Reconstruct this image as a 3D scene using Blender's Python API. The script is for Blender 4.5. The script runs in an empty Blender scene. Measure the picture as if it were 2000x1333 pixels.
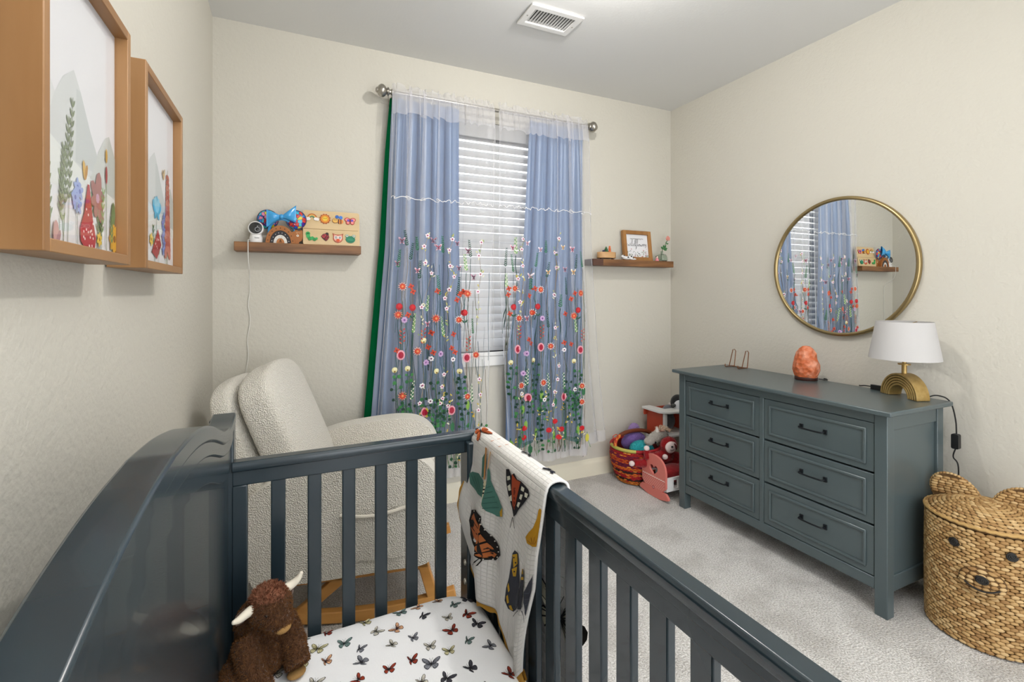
import bpy, bmesh, math, random
from mathutils import Vector, Matrix, noise
from mathutils.geometry import tessellate_polygon

# ------------------------------------------------------------------ camera, world, lights, exposure
S = bpy.context.scene
COL = S.collection
YAW = math.atan2(429, 931)
cam_d = bpy.data.cameras.new('camera')
cam_d.sensor_width = 36.0
cam_d.lens = 931 / 2000 * 36.0
cam_d.shift_y = -94.5 / 2000
cam_d.clip_start = 0.02
cam = bpy.data.objects.new('camera', cam_d)
cam.location = (0, 0, 1.316)
cam.rotation_euler = (math.radians(90), 0, -YAW)
COL.objects.link(cam)
S.camera = cam

w = bpy.data.worlds.new('overcast_sky')
S.world = w
w.use_nodes = True
w.node_tree.nodes['Background'].inputs[0].default_value = (0.93, 0.96, 1.0, 1)
w.node_tree.nodes['Background'].inputs[1].default_value = 3.0

def light(name, kind, loc, energy, color=(1, 1, 1), size=0.1, size_y=None, rot=None):
    d = bpy.data.lights.new(name, kind)
    d.energy = energy
    d.color = color
    if kind == 'POINT':
        d.shadow_soft_size = size
    else:
        d.size = size
        if size_y:
            d.shape = 'RECTANGLE'
            d.size_y = size_y
    o = bpy.data.objects.new(name, d)
    o.location = loc
    if rot:
        o.rotation_euler = rot
    COL.objects.link(o)
    return o

light('ceiling_bulb', 'POINT', (1.16, 1.48, 2.655), 33, (1.0, 0.975, 0.94), 0.035)
# added soft area fill in the wide opening behind the viewer
light('rear_fill', 'AREA', (1.2, -1.0, 1.15), 8, (1.0, 0.99, 0.97), 2.1, 2.1, (math.radians(90), 0, 0))
# added fill spot, aimed up so its bounce brightens floor and bedding
fd_ = bpy.data.lights.new('bounce_fill', 'SPOT')
fd_.energy = 245; fd_.color = (0.985, 0.99, 1.0); fd_.spot_size = math.radians(105); fd_.spot_blend = 0.6; fd_.shadow_soft_size = 0.08
fo_ = bpy.data.objects.new('bounce_fill', fd_); fo_.location = (0.8, 0.0, 1.75); fo_.rotation_euler = (math.radians(180), 0, 0)
COL.objects.link(fo_)

vs = S.view_settings
vs.view_transform = 'Standard'
vs.look = 'None'
vs.exposure = 0.20
vs.gamma = 1.0
vs.use_curve_mapping = False

# ------------------------------------------------------------------ materials
def lin(c):
    return c / 12.92 if c <= 0.04045 else ((c + 0.055) / 1.055) ** 2.4
def H(s):
    s = s.lstrip('#')
    return tuple(lin(int(s[i:i + 2], 16) / 255) for i in (0, 2, 4)) + (1.0,)

MATS = {}
def mat(name, col, rough=0.6, metal=0.0, bump=None, var=None, spec=0.5, coat=0.0, sheen=0.0, emis=None, trans=0.0, coords='Object', stretch=None, alpha=None):
    """bump=(type, scale, strength, distance)  var=(scale, colour2, lo, hi)"""
    if name in MATS:
        return MATS[name]
    m = bpy.data.materials.new(name)
    m.use_nodes = True
    nt = m.node_tree
    N, L = nt.nodes, nt.links
    b = N['Principled BSDF']
    c = H(col) if isinstance(col, str) else col
    b.inputs['Base Color'].default_value = c
    b.inputs['Roughness'].default_value = rough
    b.inputs['Metallic'].default_value = metal
    b.inputs['Specular IOR Level'].default_value = spec
    b.inputs['Coat Weight'].default_value = coat
    b.inputs['Sheen Weight'].default_value = sheen
    b.inputs['Transmission Weight'].default_value = trans
    if alpha is not None:
        b.inputs['Alpha'].default_value = alpha
    if emis:
        b.inputs['Emission Color'].default_value = H(emis[0])
        b.inputs['Emission Strength'].default_value = emis[1]
    tc = None
    if bump or var:
        tc = N.new('ShaderNodeTexCoord')
        src = tc.outputs[coords]
        if stretch:
            mp = N.new('ShaderNodeMapping')
            mp.inputs['Scale'].default_value = stretch
            L.new(src, mp.inputs['Vector'])
            src = mp.outputs['Vector']
    if var:
        nz = N.new('ShaderNodeTexNoise')
        nz.inputs['Scale'].default_value = var[0]
        nz.inputs['Detail'].default_value = 5
        L.new(src, nz.inputs['Vector'])
        cr = N.new('ShaderNodeValToRGB')
        cr.color_ramp.elements[0].position = var[2] if len(var) > 2 else 0.35
        cr.color_ramp.elements[1].position = var[3] if len(var) > 3 else 0.65
        cr.color_ramp.elements[0].color = c
        cr.color_ramp.elements[1].color = H(var[1])
        L.new(nz.outputs['Fac'], cr.inputs['Fac'])
        L.new(cr.outputs['Color'], b.inputs['Base Color'])
    if bump:
        if bump[0] == 'noise':
            t = N.new('ShaderNodeTexNoise')
            t.inputs['Detail'].default_value = 3
            out = t.outputs['Fac']
        elif bump[0] == 'voronoi':
            t = N.new('ShaderNodeTexVoronoi')
            out = t.outputs['Distance']
        else:
            t = N.new('ShaderNodeTexBrick')
            t.inputs['Mortar Size'].default_value = 0.05
            t.inputs['Mortar Smooth'].default_value = 1.0
            t.offset = 0.0
            t.inputs['Color1'].default_value = (1, 1, 1, 1)
            t.inputs['Color2'].default_value = (0.9, 0.9, 0.9, 1)
            t.inputs['Mortar'].default_value = (0, 0, 0, 1)
            t.inputs['Brick Width'].default_value = 0.7
            t.inputs['Row Height'].default_value = 0.5
            out = t.outputs['Color']
        t.inputs['Scale'].default_value = bump[1]
        L.new(src, t.inputs['Vector'])
        bp = N.new('ShaderNodeBump')
        bp.inputs['Strength'].default_value = bump[2]
        bp.inputs['Distance'].default_value = bump[3]
        L.new(out, bp.inputs['Height'])
        L.new(bp.outputs['Normal'], b.inputs['Normal'])
    MATS[name] = m
    return m

def wood(name, c1, c2, axis='X', scale=14, rough=0.45, coat=0.0):
    """grain running along the given axis"""
    if name in MATS:
        return MATS[name]
    st = {'X': (0.12, 1, 1), 'Y': (1, 0.12, 1), 'Z': (1, 1, 0.12)}[axis]
    return mat(name, c1, rough, var=(scale, c2, 0.3, 0.7), bump=('noise', scale * 6, 0.12, 0.002), stretch=st, coat=coat)

def vcol(name, rough=0.7, spec=0.3, sheen=0.0, bump=None):
    """printed / embroidered colours carried by the mesh itself"""
    if name in MATS:
        return MATS[name]
    m = mat(name, (1, 1, 1, 1), rough, spec=spec, sheen=sheen, bump=bump)
    at = m.node_tree.nodes.new('ShaderNodeAttribute')
    at.attribute_name = 'Col'
    m.node_tree.links.new(at.outputs['Color'], m.node_tree.nodes['Principled BSDF'].inputs['Base Color'])
    return m

def fabric(name, col, opacity=1.0, transl=0.35, rough=0.9, bump=None, sheen_col=None):
    """thin cloth: diffuse + translucent, partly see-through when opacity < 1"""
    if name in MATS:
        return MATS[name]
    m = bpy.data.materials.new(name)
    m.use_nodes = True
    nt = m.node_tree
    N, L = nt.nodes, nt.links
    N.remove(N['Principled BSDF'])
    out = N['Material Output']
    d = N.new('ShaderNodeBsdfDiffuse')
    t = N.new('ShaderNodeBsdfTranslucent')
    d.inputs['Color'].default_value = H(col)
    t.inputs['Color'].default_value = H(col)
    mx = N.new('ShaderNodeMixShader')
    mx.inputs[0].default_value = transl
    L.new(d.outputs[0], mx.inputs[1])
    L.new(t.outputs[0], mx.inputs[2])
    res = mx
    if sheen_col:
        g = N.new('ShaderNodeBsdfGlossy')
        g.inputs['Roughness'].default_value = 0.42
        g.inputs['Color'].default_value = H(sheen_col)
        m3 = N.new('ShaderNodeMixShader')
        m3.inputs[0].default_value = 0.10
        L.new(res.outputs[0], m3.inputs[1])
        L.new(g.outputs[0], m3.inputs[2])
        res = m3
    if opacity < 1:
        tr = N.new('ShaderNodeBsdfTransparent')
        m2 = N.new('ShaderNodeMixShader')
        m2.inputs[0].default_value = opacity
        L.new(tr.outputs[0], m2.inputs[1])
        L.new(res.outputs[0], m2.inputs[2])
        res = m2
    L.new(res.outputs[0], out.inputs['Surface'])
    MATS[name] = m
    return m

# ------------------------------------------------------------------ mesh helpers
ORG = {}
def V(*a):
    return Vector(a)

def place(o, parent):
    COL.objects.link(o)
    if parent is not None:
        o.parent = parent

def tag(o, label=None, cat=None, group=None, kind=None):
    if label: o['label'] = label
    if cat: o['category'] = cat
    if group: o['group'] = group
    if kind: o['kind'] = kind
    return o

def thing(name, label, cat, loc=(0, 0, 0), rotz=0.0, group=None, kind=None):
    o = bpy.data.objects.new(name, None)
    o.empty_display_size = 0.05
    o.location = loc
    o.rotation_euler = (0, 0, rotz)
    COL.objects.link(o)
    ORG[o.name] = Vector(loc)
    return tag(o, label, cat, group, kind)

class MB:
    def __init__(self):
        self.v = []; self.f = []; self.m = []; self.c = []; self.uv = {}
        self.M = None
    def add(self, vs, fs, mi=0, col=None, M=None):
        n = len(self.v)
        M = M or self.M
        for p in vs:
            p = Vector(p)
            self.v.append(M @ p if M else p)
        for f in fs:
            self.f.append([n + i for i in f])
            self.m.append(mi)
            self.c.append(col)
        return self
    def box(self, x0, x1, y0, y1, z0, z1, mi=0, M=None, col=None):
        vs = [(x, y, z) for z in (z0, z1) for y in (y0, y1) for x in (x0, x1)]
        fs = [(0, 2, 3, 1), (4, 5, 7, 6), (0, 1, 5, 4), (2, 6, 7, 3), (0, 4, 6, 2), (1, 3, 7, 5)]
        return self.add(vs, fs, mi, col, M)
    def prism(self, pts, fn, d0, d1, mi=0, col=None, M=None):
        """outline pts (2D) extruded between depths d0 and d1; fn(a,b,d)->xyz"""
        n = len(pts)
        vs = [fn(a, b, d0) for a, b in pts] + [fn(a, b, d1) for a, b in pts]
        fs = [(i, (i + 1) % n, n + (i + 1) % n, n + i) for i in range(n)]
        tri = tessellate_polygon([[Vector((a, b, 0)) for a, b in pts]])
        fs += [(t[2], t[1], t[0]) for t in tri] + [(n + t[0], n + t[1], n + t[2]) for t in tri]
        return self.add(vs, fs, mi, col, M)
    def frame(self, outer, inner, fn, d0, d1, mi=0, M=None):
        """ring between two outlines with the same number of points"""
        n = len(outer)
        vs = [fn(a, b, d) for d in (d0, d1) for P in (outer, inner) for a, b in P]
        fs = []
        for i in range(n):
            j = (i + 1) % n
            fs += [(i, j, n + j, n + i), (2 * n + i, 3 * n + i, 3 * n + j, 2 * n + j),
                   (i, 2 * n + i, 2 * n + j, j), (n + i, n + j, 3 * n + j, 3 * n + i)]
        return self.add(vs, fs, mi, None, M)
    def tube(self, pts, r, seg=8, mi=0, closed=False, col=None, caps=True, flat=1.0, M=None):
        pts = [Vector(p) for p in pts]
        n = len(pts)
        R = r if isinstance(r, (list, tuple)) else [r] * n
        vs = []
        up = None
        for i, p in enumerate(pts):
            if closed:
                t = pts[(i + 1) % n] - pts[i - 1]
            else:
                t = pts[min(i + 1, n - 1)] - pts[max(i - 1, 0)]
            if t.length < 1e-9:
                t = Vector((0, 0, 1))
            t.normalize()
            if up is None:
                a = Vector((0, 0, 1)) if abs(t.z) < 0.9 else Vector((1, 0, 0))
                up = (a - t * a.dot(t)).normalized()
            else:
                up = up - t * up.dot(t)
                if up.length < 1e-6:
                    up = t.orthogonal()
                up.normalize()
            s = t.cross(up)
            for k in range(seg):
                a = 2 * math.pi * k / seg
                vs.append(p + up * (math.cos(a) * R[i]) + s * (math.sin(a) * R[i] * flat))
        fs = []
        for i in range(n if closed else n - 1):
            j = (i + 1) % n
            for k in range(seg):
                l = (k + 1) % seg
                fs.append((i * seg + k, i * seg + l, j * seg + l, j * seg + k))
        if caps and not closed:
            fs.append(tuple(range(seg - 1, -1, -1)))
            fs.append(tuple((n - 1) * seg + k for k in range(seg)))
        return self.add(vs, fs, mi, col, M)
    def lathe(self, prof, seg=32, c=(0, 0, 0), mi=0, sx=1.0, sy=1.0, M=None, col=None, closed=False):
        vs = []
        for r, z in prof:
            for k in range(seg):
                a = 2 * math.pi * k / seg
                vs.append((c[0] + r * sx * math.cos(a), c[1] + r * sy * math.sin(a), c[2] + z))
        fs = []
        m = len(prof)
        for i in range(m if closed else m - 1):
            j = (i + 1) % m
            for k in range(seg):
                l = (k + 1) % seg
                fs.append((i * seg + k, i * seg + l, j * seg + l, j * seg + k))
        if not closed:
            if prof[0][0] > 1e-6: fs.append(tuple(range(seg - 1, -1, -1)))
            if prof[-1][0] > 1e-6: fs.append(tuple((m - 1) * seg + k for k in range(seg)))
        return self.add(vs, fs, mi, col, M)
    def ell(self, c, r, seg=20, rings=12, mi=0, M=None, col=None, p=1.0):
        r = r if isinstance(r, (tuple, list)) else (r, r, r)
        vs, fs = [], []
        sg = lambda x, e: math.copysign(abs(x) ** e, x)
        for i in range(rings + 1):
            th = math.pi * i / rings - math.pi / 2
            for k in range(seg):
                a = 2 * math.pi * k / seg
                vs.append((c[0] + r[0] * sg(math.cos(th), p) * sg(math.cos(a), p), c[1] + r[1] * sg(math.cos(th), p) * sg(math.sin(a), p), c[2] + r[2] * sg(math.sin(th), p)))
        for i in range(rings):
            for k in range(seg):
                l = (k + 1) % seg
                fs.append((i * seg + k, i * seg + l, (i + 1) * seg + l, (i + 1) * seg + k))
        return self.add(vs, fs, mi, col, M)
    def grid(self, fn, nu, nv, mi=0, closeu=False, flip=False, M=None, col=None):
        n0 = len(self.v)
        vs = [fn(i / nu, j / nv) for j in range(nv + 1) for i in range(nu + (0 if closeu else 1))]
        wd = nu if closeu else nu + 1
        fs = []
        for j in range(nv):
            for i in range(nu):
                k = (i + 1) % wd if closeu else i + 1
                q = (j * wd + i, j * wd + k, (j + 1) * wd + k, (j + 1) * wd + i)
                fs.append(q[::-1] if flip else q)
        for j in range(nv + 1):
            for i in range(wd):
                self.uv[n0 + j * wd + i] = (i / nu, j / nv)
        return self.add(vs, fs, mi, col, M)
    def poly(self, pts, fn, h=0.0, col=None, mi=0):
        """flat filled outline mapped through fn(x, y, h)"""
        tri = tessellate_polygon([[Vector((a, b, 0)) for a, b in pts]])
        return self.add([fn(a, b, h) for a, b in pts], [tuple(t) for t in tri], mi, col)
    def build(self, name, mats, parent=None, local=False, bevel=0.0, seg=2, smooth=True, ang=38, kind=None, label=None, sub=0, weld=False):
        org = ORG.get(parent.name, Vector()) if parent is not None else None
        vs = self.v
        if parent is None:
            xs = [p.x for p in vs]; ys = [p.y for p in vs]; zs = [p.z for p in vs]
            org = Vector(((min(xs) + max(xs)) / 2, (min(ys) + max(ys)) / 2, min(zs)))
        if not local:
            vs = [p - org for p in vs]
        me = bpy.data.meshes.new(name)
        me.from_pydata([tuple(p) for p in vs], [], self.f)
        mats = mats if isinstance(mats, (list, tuple)) else [mats]
        for m in mats:
            me.materials.append(m)
        me.polygons.foreach_set('material_index', self.m)
        if any(c is not None for c in self.c):
            ca = me.color_attributes.new('Col', 'FLOAT_COLOR', 'CORNER')
            for p, c in zip(me.polygons, self.c):
                if c is not None:
                    for li in p.loop_indices:
                        ca.data[li].color = c
        if self.uv:
            ul = me.uv_layers.new(name='UVMap')
            for lp in me.loops:
                ul.data[lp.index].uv = self.uv.get(lp.vertex_index, (0, 0))
        if weld:
            bm = bmesh.new(); bm.from_mesh(me)
            bmesh.ops.remove_doubles(bm, verts=bm.verts, dist=1e-5)
            bmesh.ops.recalc_face_normals(bm, faces=bm.faces)
            bm.to_mesh(me); bm.free()
        me.update()
        if smooth:
            me.polygons.foreach_set('use_smooth', [True] * len(me.polygons))
            me.set_sharp_from_angle(angle=math.radians(ang))
        o = bpy.data.objects.new(name, me)
        place(o, parent)
        if parent is None and not local:
            o.location = org
        ORG[o.name] = org
        if bevel:
            md = o.modifiers.new('bevel', 'BEVEL')
            md.width = bevel; md.segments = seg; md.limit_method = 'ANGLE'; md.angle_limit = math.radians(35)
            md.harden_normals = False
        if sub:
            md = o.modifiers.new('subdivision', 'SUBSURF')
            md.levels = sub; md.render_levels = sub
        if kind: o['kind'] = kind
        if label: o['label'] = label
        return o

def box_part(name, m, parent, x0, x1, y0, y1, z0, z1, bevel=0.003, local=False, **k):
    return MB().box(x0, x1, y0, y1, z0, z1).build(name, m, parent, bevel=bevel, local=local, **k)

def rrect(w, h, r, n=5, cx=0, cy=0):
    pts = []
    for (sx, sy, a0) in ((1, 1, 0), (-1, 1, 90), (-1, -1, 180), (1, -1, 270)):
        for k in range(n + 1):
            a = math.radians(a0 + 90 * k / n)
            pts.append((cx + sx * (w / 2 - r) + r * math.cos(a), cy + sy * (h / 2 - r) + r * math.sin(a)))
    return pts

def interp(tab, x):
    if x <= tab[0][0]: return tab[0][1]
    for (a, b), (c, d) in zip(tab, tab[1:]):
        if x <= c:
            t = (x - a) / (c - a)
            return b + (d - b) * t
    return tab[-1][1]

def smooth_interp(tab, x):
    """Catmull-Rom through (x, y) pairs"""
    n = len(tab)
    if x <= tab[0][0]: return tab[0][1]
    if x >= tab[-1][0]: return tab[-1][1]
    for i in range(n - 1):
        if x <= tab[i + 1][0]:
            x0, y0 = tab[i]; x1, y1 = tab[i + 1]
            t = (x - x0) / (x1 - x0)
            m0 = (y1 - tab[i - 1][1]) / (x1 - tab[i - 1][0]) if i > 0 else (y1 - y0) / (x1 - x0)
            m1 = (tab[i + 2][1] - y0) / (tab[i + 2][0] - x0) if i + 2 < n else (y1 - y0) / (x1 - x0)
            h = x1 - x0
            return (2*t**3 - 3*t**2 + 1)*y0 + (t**3 - 2*t**2 + t)*h*m0 + (-2*t**3 + 3*t**2)*y1 + (t**3 - t**2)*h*m1

def spline(pts, n):
    """dense Catmull-Rom polyline through 3D points"""
    P = [Vector(p) for p in pts]
    out = []
    for i in range(len(P) - 1):
        p0 = P[i - 1] if i > 0 else P[0] * 2 - P[1]
        p3 = P[i + 2] if i + 2 < len(P) else P[-1] * 2 - P[-2]
        for k in range(n):
            t = k / n
            out.append(0.5 * ((2 * P[i]) + (P[i + 1] - p0) * t + (2 * p0 - 5 * P[i] + 4 * P[i + 1] - p3) * t * t + (3 * P[i] - p0 - 3 * P[i + 1] + p3) * t ** 3))
    out.append(P[-1])
    return out

def copy_tree(o, parent=None):
    c = o.copy()
    COL.objects.link(c)
    c.parent = parent
    for ch in list(o.children):
        copy_tree(ch, c)
    return c

def evaluated(o):
    """mesh of an object with its modifiers applied"""
    dg = bpy.context.evaluated_depsgraph_get()
    dg.update()
    return bpy.data.meshes.new_from_object(o.evaluated_get(dg))

def bake(o):
    me = evaluated(o)
    o.modifiers.clear()
    o.data = me
    return o

def blob(name, parts, m, parent, voxel=0.006, smooth_it=8, local=False, label=None, extra=None):
    """several ellipsoids / tubes fused into one continuous rounded body"""
    mb = MB()
    for p in parts:
        if p[0] == 'e':
            mb.ell(p[1], p[2], 20, 14, M=p[3] if len(p) > 3 else None)
        else:
            mb.tube(p[1], p[2], 14)
    if extra: extra(mb)
    o = mb.build(name, m, parent, local=local, label=label, smooth=False)
    r = o.modifiers.new('fuse', 'REMESH'); r.mode = 'VOXEL'; r.voxel_size = voxel; r.use_smooth_shade = True
    s = o.modifiers.new('soften', 'SMOOTH'); s.iterations = smooth_it; s.factor = 0.5
    return bake(o)

def rot_about(c, ax, deg):
    c = Vector(c)
    return Matrix.Translation(c) @ Matrix.Rotation(math.radians(deg), 4, ax) @ Matrix.Translation(-c)

def fur(name, body, m, parent, count, length, rad, seed=1, droop=0.3, kind='stuff', accept=None):
    """short tufts standing on a body's surface"""
    rng = random.Random(seed)
    me = body.data
    me.calc_loop_triangles()
    tris = [t for t in me.loop_triangles]
    cum, tot = [], 0
    for t in tris:
        tot += t.area; cum.append(tot)
    import bisect
    vs, fs = [], []
    for _ in range(count):
        t = tris[min(bisect.bisect(cum, rng.random() * tot), len(tris) - 1)]
        a, b = rng.random(), rng.random()
        if a + b > 1: a, b = 1 - a, 1 - b
        p0, p1, p2 = (me.vertices[i].co for i in t.vertices)
        p = p0 + (p1 - p0) * a + (p2 - p0) * b
        if accept and not accept(p): continue
        n = t.normal
        d = (n + Vector((rng.uniform(-1, 1), rng.uniform(-1, 1), rng.uniform(-1, 1))) * 0.7 + Vector((0, 0, -droop))).normalized()
        tx = d.orthogonal().normalized(); ty = d.cross(tx)
        L = length * rng.uniform(0.6, 1.3); r = rad * rng.uniform(0.7, 1.3)
        k = len(vs)
        base = p - n * r
        mid = base + d * L * 0.55
        for q in range(3):
            an = q * 2.094
            vs.append(base + tx * (r * math.cos(an)) + ty * (r * math.sin(an)))
        for q in range(3):
            an = q * 2.094 + 0.5
            vs.append(mid + tx * (r * 0.8 * math.cos(an)) + ty * (r * 0.8 * math.sin(an)))
        vs.append(base + d * L)
        fs += [(k, k+1, k+4, k+3), (k+1, k+2, k+5, k+4), (k+2, k, k+3, k+5), (k+3, k+4, k+6), (k+4, k+5, k+6), (k+5, k+3, k+6)]
    mb = MB(); mb.v = vs; mb.f = fs; mb.m = [0] * len(fs); mb.c = [None] * len(fs)
    return mb.build(name, m, parent, local=True, kind=kind, ang=80)

# ------------------------------------------------------------------ helper: measured points of the photograph on a known plane
_f, _r = Vector((math.sin(YAW), math.cos(YAW), 0)), Vector((math.cos(YAW), -math.sin(YAW), 0))
def _ray(u, v):
    return _f + _r * ((u - 1000) / 931) + Vector((0, 0, (572 - v) / 931))
def at_y(u, v, y):
    d = _ray(u, v); return Vector((0, 0, 1.316)) + d * (y / d.y)
def at_x(u, v, x):
    d = _ray(u, v); return Vector((0, 0, 1.316)) + d * (x / d.x)
def at_z(u, v, z):
    d = _ray(u, v); return Vector((0, 0, 1.316)) + d * ((z - 1.316) / d.z)

# ------------------------------------------------------------------ the room
XL, XR, YB, YF, ZC = -0.374, 2.70, 2.88, -1.05, 2.743
WX0, WX1, WZ0, WZ1 = 0.70, 1.70, 0.93, 2.42      # window opening

wall_m = mat('cream_wall_paint', '#ccc8bd', 0.75, bump=('noise', 60, 0.4, 0.006), spec=0.25)
ceil_m = mat('white_ceiling_paint', '#dededc', 0.8, bump=('noise', 80, 0.16, 0.003), spec=0.2)
trim_m = mat('cream_trim_paint', '#e6e0cc', 0.45)
white_m = mat('white_paint', '#ecebe8', 0.4)
carpet_m = mat('beige_carpet', '#c2bdb7', 0.95, var=(150, '#f3f0ec', 0.36, 0.62), bump=('noise', 150, 0.8, 0.02), spec=0.1, sheen=0.2)
_nt = carpet_m.node_tree                                             # brushed pile: broad darker and lighter sweeps
_big = _nt.nodes.new('ShaderNodeTexNoise'); _big.inputs['Scale'].default_value = 4.5; _big.inputs['Detail'].default_value = 4
_tc = next(n for n in _nt.nodes if n.type == 'TEX_COORD')
_nt.links.new(_tc.outputs['Object'], _big.inputs['Vector'])
_rp = _nt.nodes.new('ShaderNodeValToRGB'); _rp.color_ramp.elements[0].position = .36; _rp.color_ramp.elements[1].position = .52
_rp.color_ramp.elements[0].color = (.78, .77, .76, 1); _rp.color_ramp.elements[1].color = (1, 1, 1, 1)
_nt.links.new(_big.outputs['Fac'], _rp.inputs['Fac'])
_mx = _nt.nodes.new('ShaderNodeMix'); _mx.data_type = 'RGBA'; _mx.blend_type = 'MULTIPLY'; _mx.inputs[0].default_value = 1.0
_src = _nt.nodes['Principled BSDF'].inputs['Base Color'].links[0].from_socket
_nt.links.new(_src, _mx.inputs[6]); _nt.links.new(_rp.outputs['Color'], _mx.inputs[7]); _nt.links.new(_mx.outputs[2], _nt.nodes['Principled BSDF'].inputs['Base Color'])

def struct(name, mb, m, label=None, **k):
    return mb.build(name, m, None, kind='structure', label=label, **k)

struct('floor', MB().box(XL - .15, XR + .15, YF - .3, YB + .15, -0.1, 0.0), carpet_m, 'light beige cut-pile carpet floor')
VX0, VX1, VY0, VY1 = 1.07, 1.372, 2.08, 2.268                      # ceiling register
_c = MB()
_c.box(XL - .15, VX0 + .03, YF, YB + .15, ZC, ZC + .1); _c.box(VX1 - .03, XR + .15, YF, YB + .15, ZC, ZC + .1)
_c.box(VX0 + .03, VX1 - .03, YF, VY0 + .03, ZC, ZC + .1); _c.box(VX0 + .03, VX1 - .03, VY1 - .03, YB + .15, ZC, ZC + .1)
struct('ceiling', _c, ceil_m, 'plain white painted ceiling')
struct('wall_left', MB().box(XL - .12, XL, YF, YB + .15, 0, ZC), wall_m, 'cream textured wall behind the crib')
struct('wall_right', MB().box(XR, XR + .12, YF, YB + .15, 0, ZC), wall_m, 'cream textured wall behind the dresser')
b = MB()
b.box(XL, WX0, YB, YB + .15, 0, ZC); b.box(WX1, XR, YB, YB + .15, 0, ZC)
b.box(WX0, WX1, YB, YB + .15, 0, WZ0); b.box(WX0, WX1, YB, YB + .15, WZ1, ZC)
struct('wall_back', b, wall_m, 'cream textured wall with the curtained window')
# unseen front wall behind the camera, its wide opening shaped to admit fill light
b = MB()
b.box(XL, 0.1, YF - .12, YF, 0, ZC); b.box(2.3, XR, YF - .12, YF, 0, ZC); b.box(0.1, 2.3, YF - .12, YF, 2.25, ZC)
struct('wall_front', b, wall_m, 'cream wall with a wide fill-light opening behind the viewer')

def baseboard(name, fn, length, label):
    prof = [(0, 0), (.014, 0), (.014, .085), (.011, .097), (.006, .104), (.004, .118), (0, .12)]
    b = MB()
    n = len(prof)
    b.add([fn(0, d, z) for d, z in prof] + [fn(length, d, z) for d, z in prof],
          [(i, (i + 1) % n, n + (i + 1) % n, n + i) for i in range(n)] + [tuple(range(n)), tuple(range(2 * n - 1, n - 1, -1))])
    struct(name, b, trim_m, label)
baseboard('baseboard_back', lambda t, d, z: (XL + t, YB - d, z), XR - XL, 'cream moulded baseboard under the window')
baseboard('baseboard_left', lambda t, d, z: (XL + d, YB - t, z), YB - YF, 'cream moulded baseboard beside the crib')
baseboard('baseboard_right', lambda t, d, z: (XR - d, YB - t, z), YB - YF, 'cream moulded baseboard behind the dresser')

# window: vinyl frame, meeting rail, two panes, sill
win = thing('window_1', 'white vinyl sash window behind blinds and curtains', None, (1.2, YB, WZ0), kind='structure')
b = MB()
for (x0, x1, z0, z1) in ((WX0, WX0 + .05, WZ0, WZ1), (WX1 - .05, WX1, WZ0, WZ1), (WX0 + .05, WX1 - .05, WZ0, WZ0 + .05), (WX0 + .05, WX1 - .05, WZ1 - .05, WZ1)):
    b.box(x0, x1, YB + .095, YB + .145, z0, z1)
b.build('window_frame', white_m, win, bevel=.004)
box_part('meeting_rail', white_m, win, WX0 + .05, WX1 - .05, YB + .1, YB + .14, 1.66, 1.71)
glass_m = mat('window_glass', '#ffffff', 0.0, trans=1.0, spec=0.5)
gm = glass_m.node_tree.nodes['Principled BSDF']; gm.inputs['IOR'].default_value = 1.0
for z0, z1 in ((WZ0 + .05, 1.66), (1.71, WZ1 - .05)):
    box_part('pane', glass_m, win, WX0 + .05, WX1 - .05, YB + .118, YB + .122, z0, z1, bevel=0)
box_part('window_sill', white_m, win, WX0 - .04, WX1 + .04, YB - .02, YB + .095, WZ0 - .025, WZ0, bevel=.005)
box_part('sill_apron', white_m, win, WX0 - .02, WX1 + .02, YB - .012, YB, WZ0 - .09, WZ0 - .025, bevel=.004)

# flush ceiling light above the frame (the lamp that throws the shelf shadows)
cl = thing('ceiling_light', 'brushed nickel flush ceiling light in the middle of the ceiling', 'ceiling light', (1.16, 1.48, ZC - .06))
nickel_m = mat('brushed_nickel', '#b9b4ab', 0.28, 1.0)
MB().lathe([(0, .06), (.165, .06), (.17, .045), (.165, .02), (.16, .02), (.16, .04), (0.0, .04)][::-1], 48, (1.16, 1.48, ZC - .06)).build('bulb_shield_pan', nickel_m, cl)  # unseen pan, shaped to keep the bulb's light off the ceiling
MB().lathe([(.014, .041), (.014, .03), (.012, .022), (0, .022)][::-1], 20, (1.16, 1.48, ZC - .06)).build('lamp_holder', white_m, cl)

# ceiling vent
vent = thing('ceiling_vent', 'white louvred metal air vent on the ceiling', 'vent', (1.22, 2.175, ZC - .012))
vx0, vx1, vy0, vy1 = VX0, VX1, VY0, VY1
b = MB()
b.frame([(vx0, vy0), (vx1, vy0), (vx1, vy1), (vx0, vy1)], [(vx0 + .035, vy0 + .034), (vx1 - .035, vy0 + .034), (vx1 - .035, vy1 - .034), (vx0 + .035, vy1 - .034)], lambda a, c, d: (a, c, d), ZC - .012, ZC - .002)
b.build('vent_frame', white_m, vent, bevel=.003)
dark_m = mat('dark_void', '#1b1a19', 0.9)
box_part('duct_shade_sheet', dark_m, vent, vx0 + .03, vx1 - .03, vy0 + .03, vy1 - .03, ZC + .014, ZC + .02, bevel=0)  # near-black sheet, painted-in shade behind the vent slats
ns = 14
slat_me = None
for i in range(ns):
    x = vx0 + .043 + i * (vx1 - vx0 - .086) / (ns - 1)
    M = rot_about((x, 0, ZC - .004), 'Y', 28)
    o = MB().box(x - .0042, x + .0042, vy0 + .031, vy1 - .031, ZC - .0046, ZC - .0034, M=M).build('slat', mat('grey_vent_slat', '#d2d1ce', .5), vent)
for x in (vx0 + .018, vx1 - .018):
    MB().lathe([(0, -.0015), (.004, -.001), (.004, .001), (0, .001)], 12, (x, 2.174, ZC - .012)).build('screw', nickel_m, vent)
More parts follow.
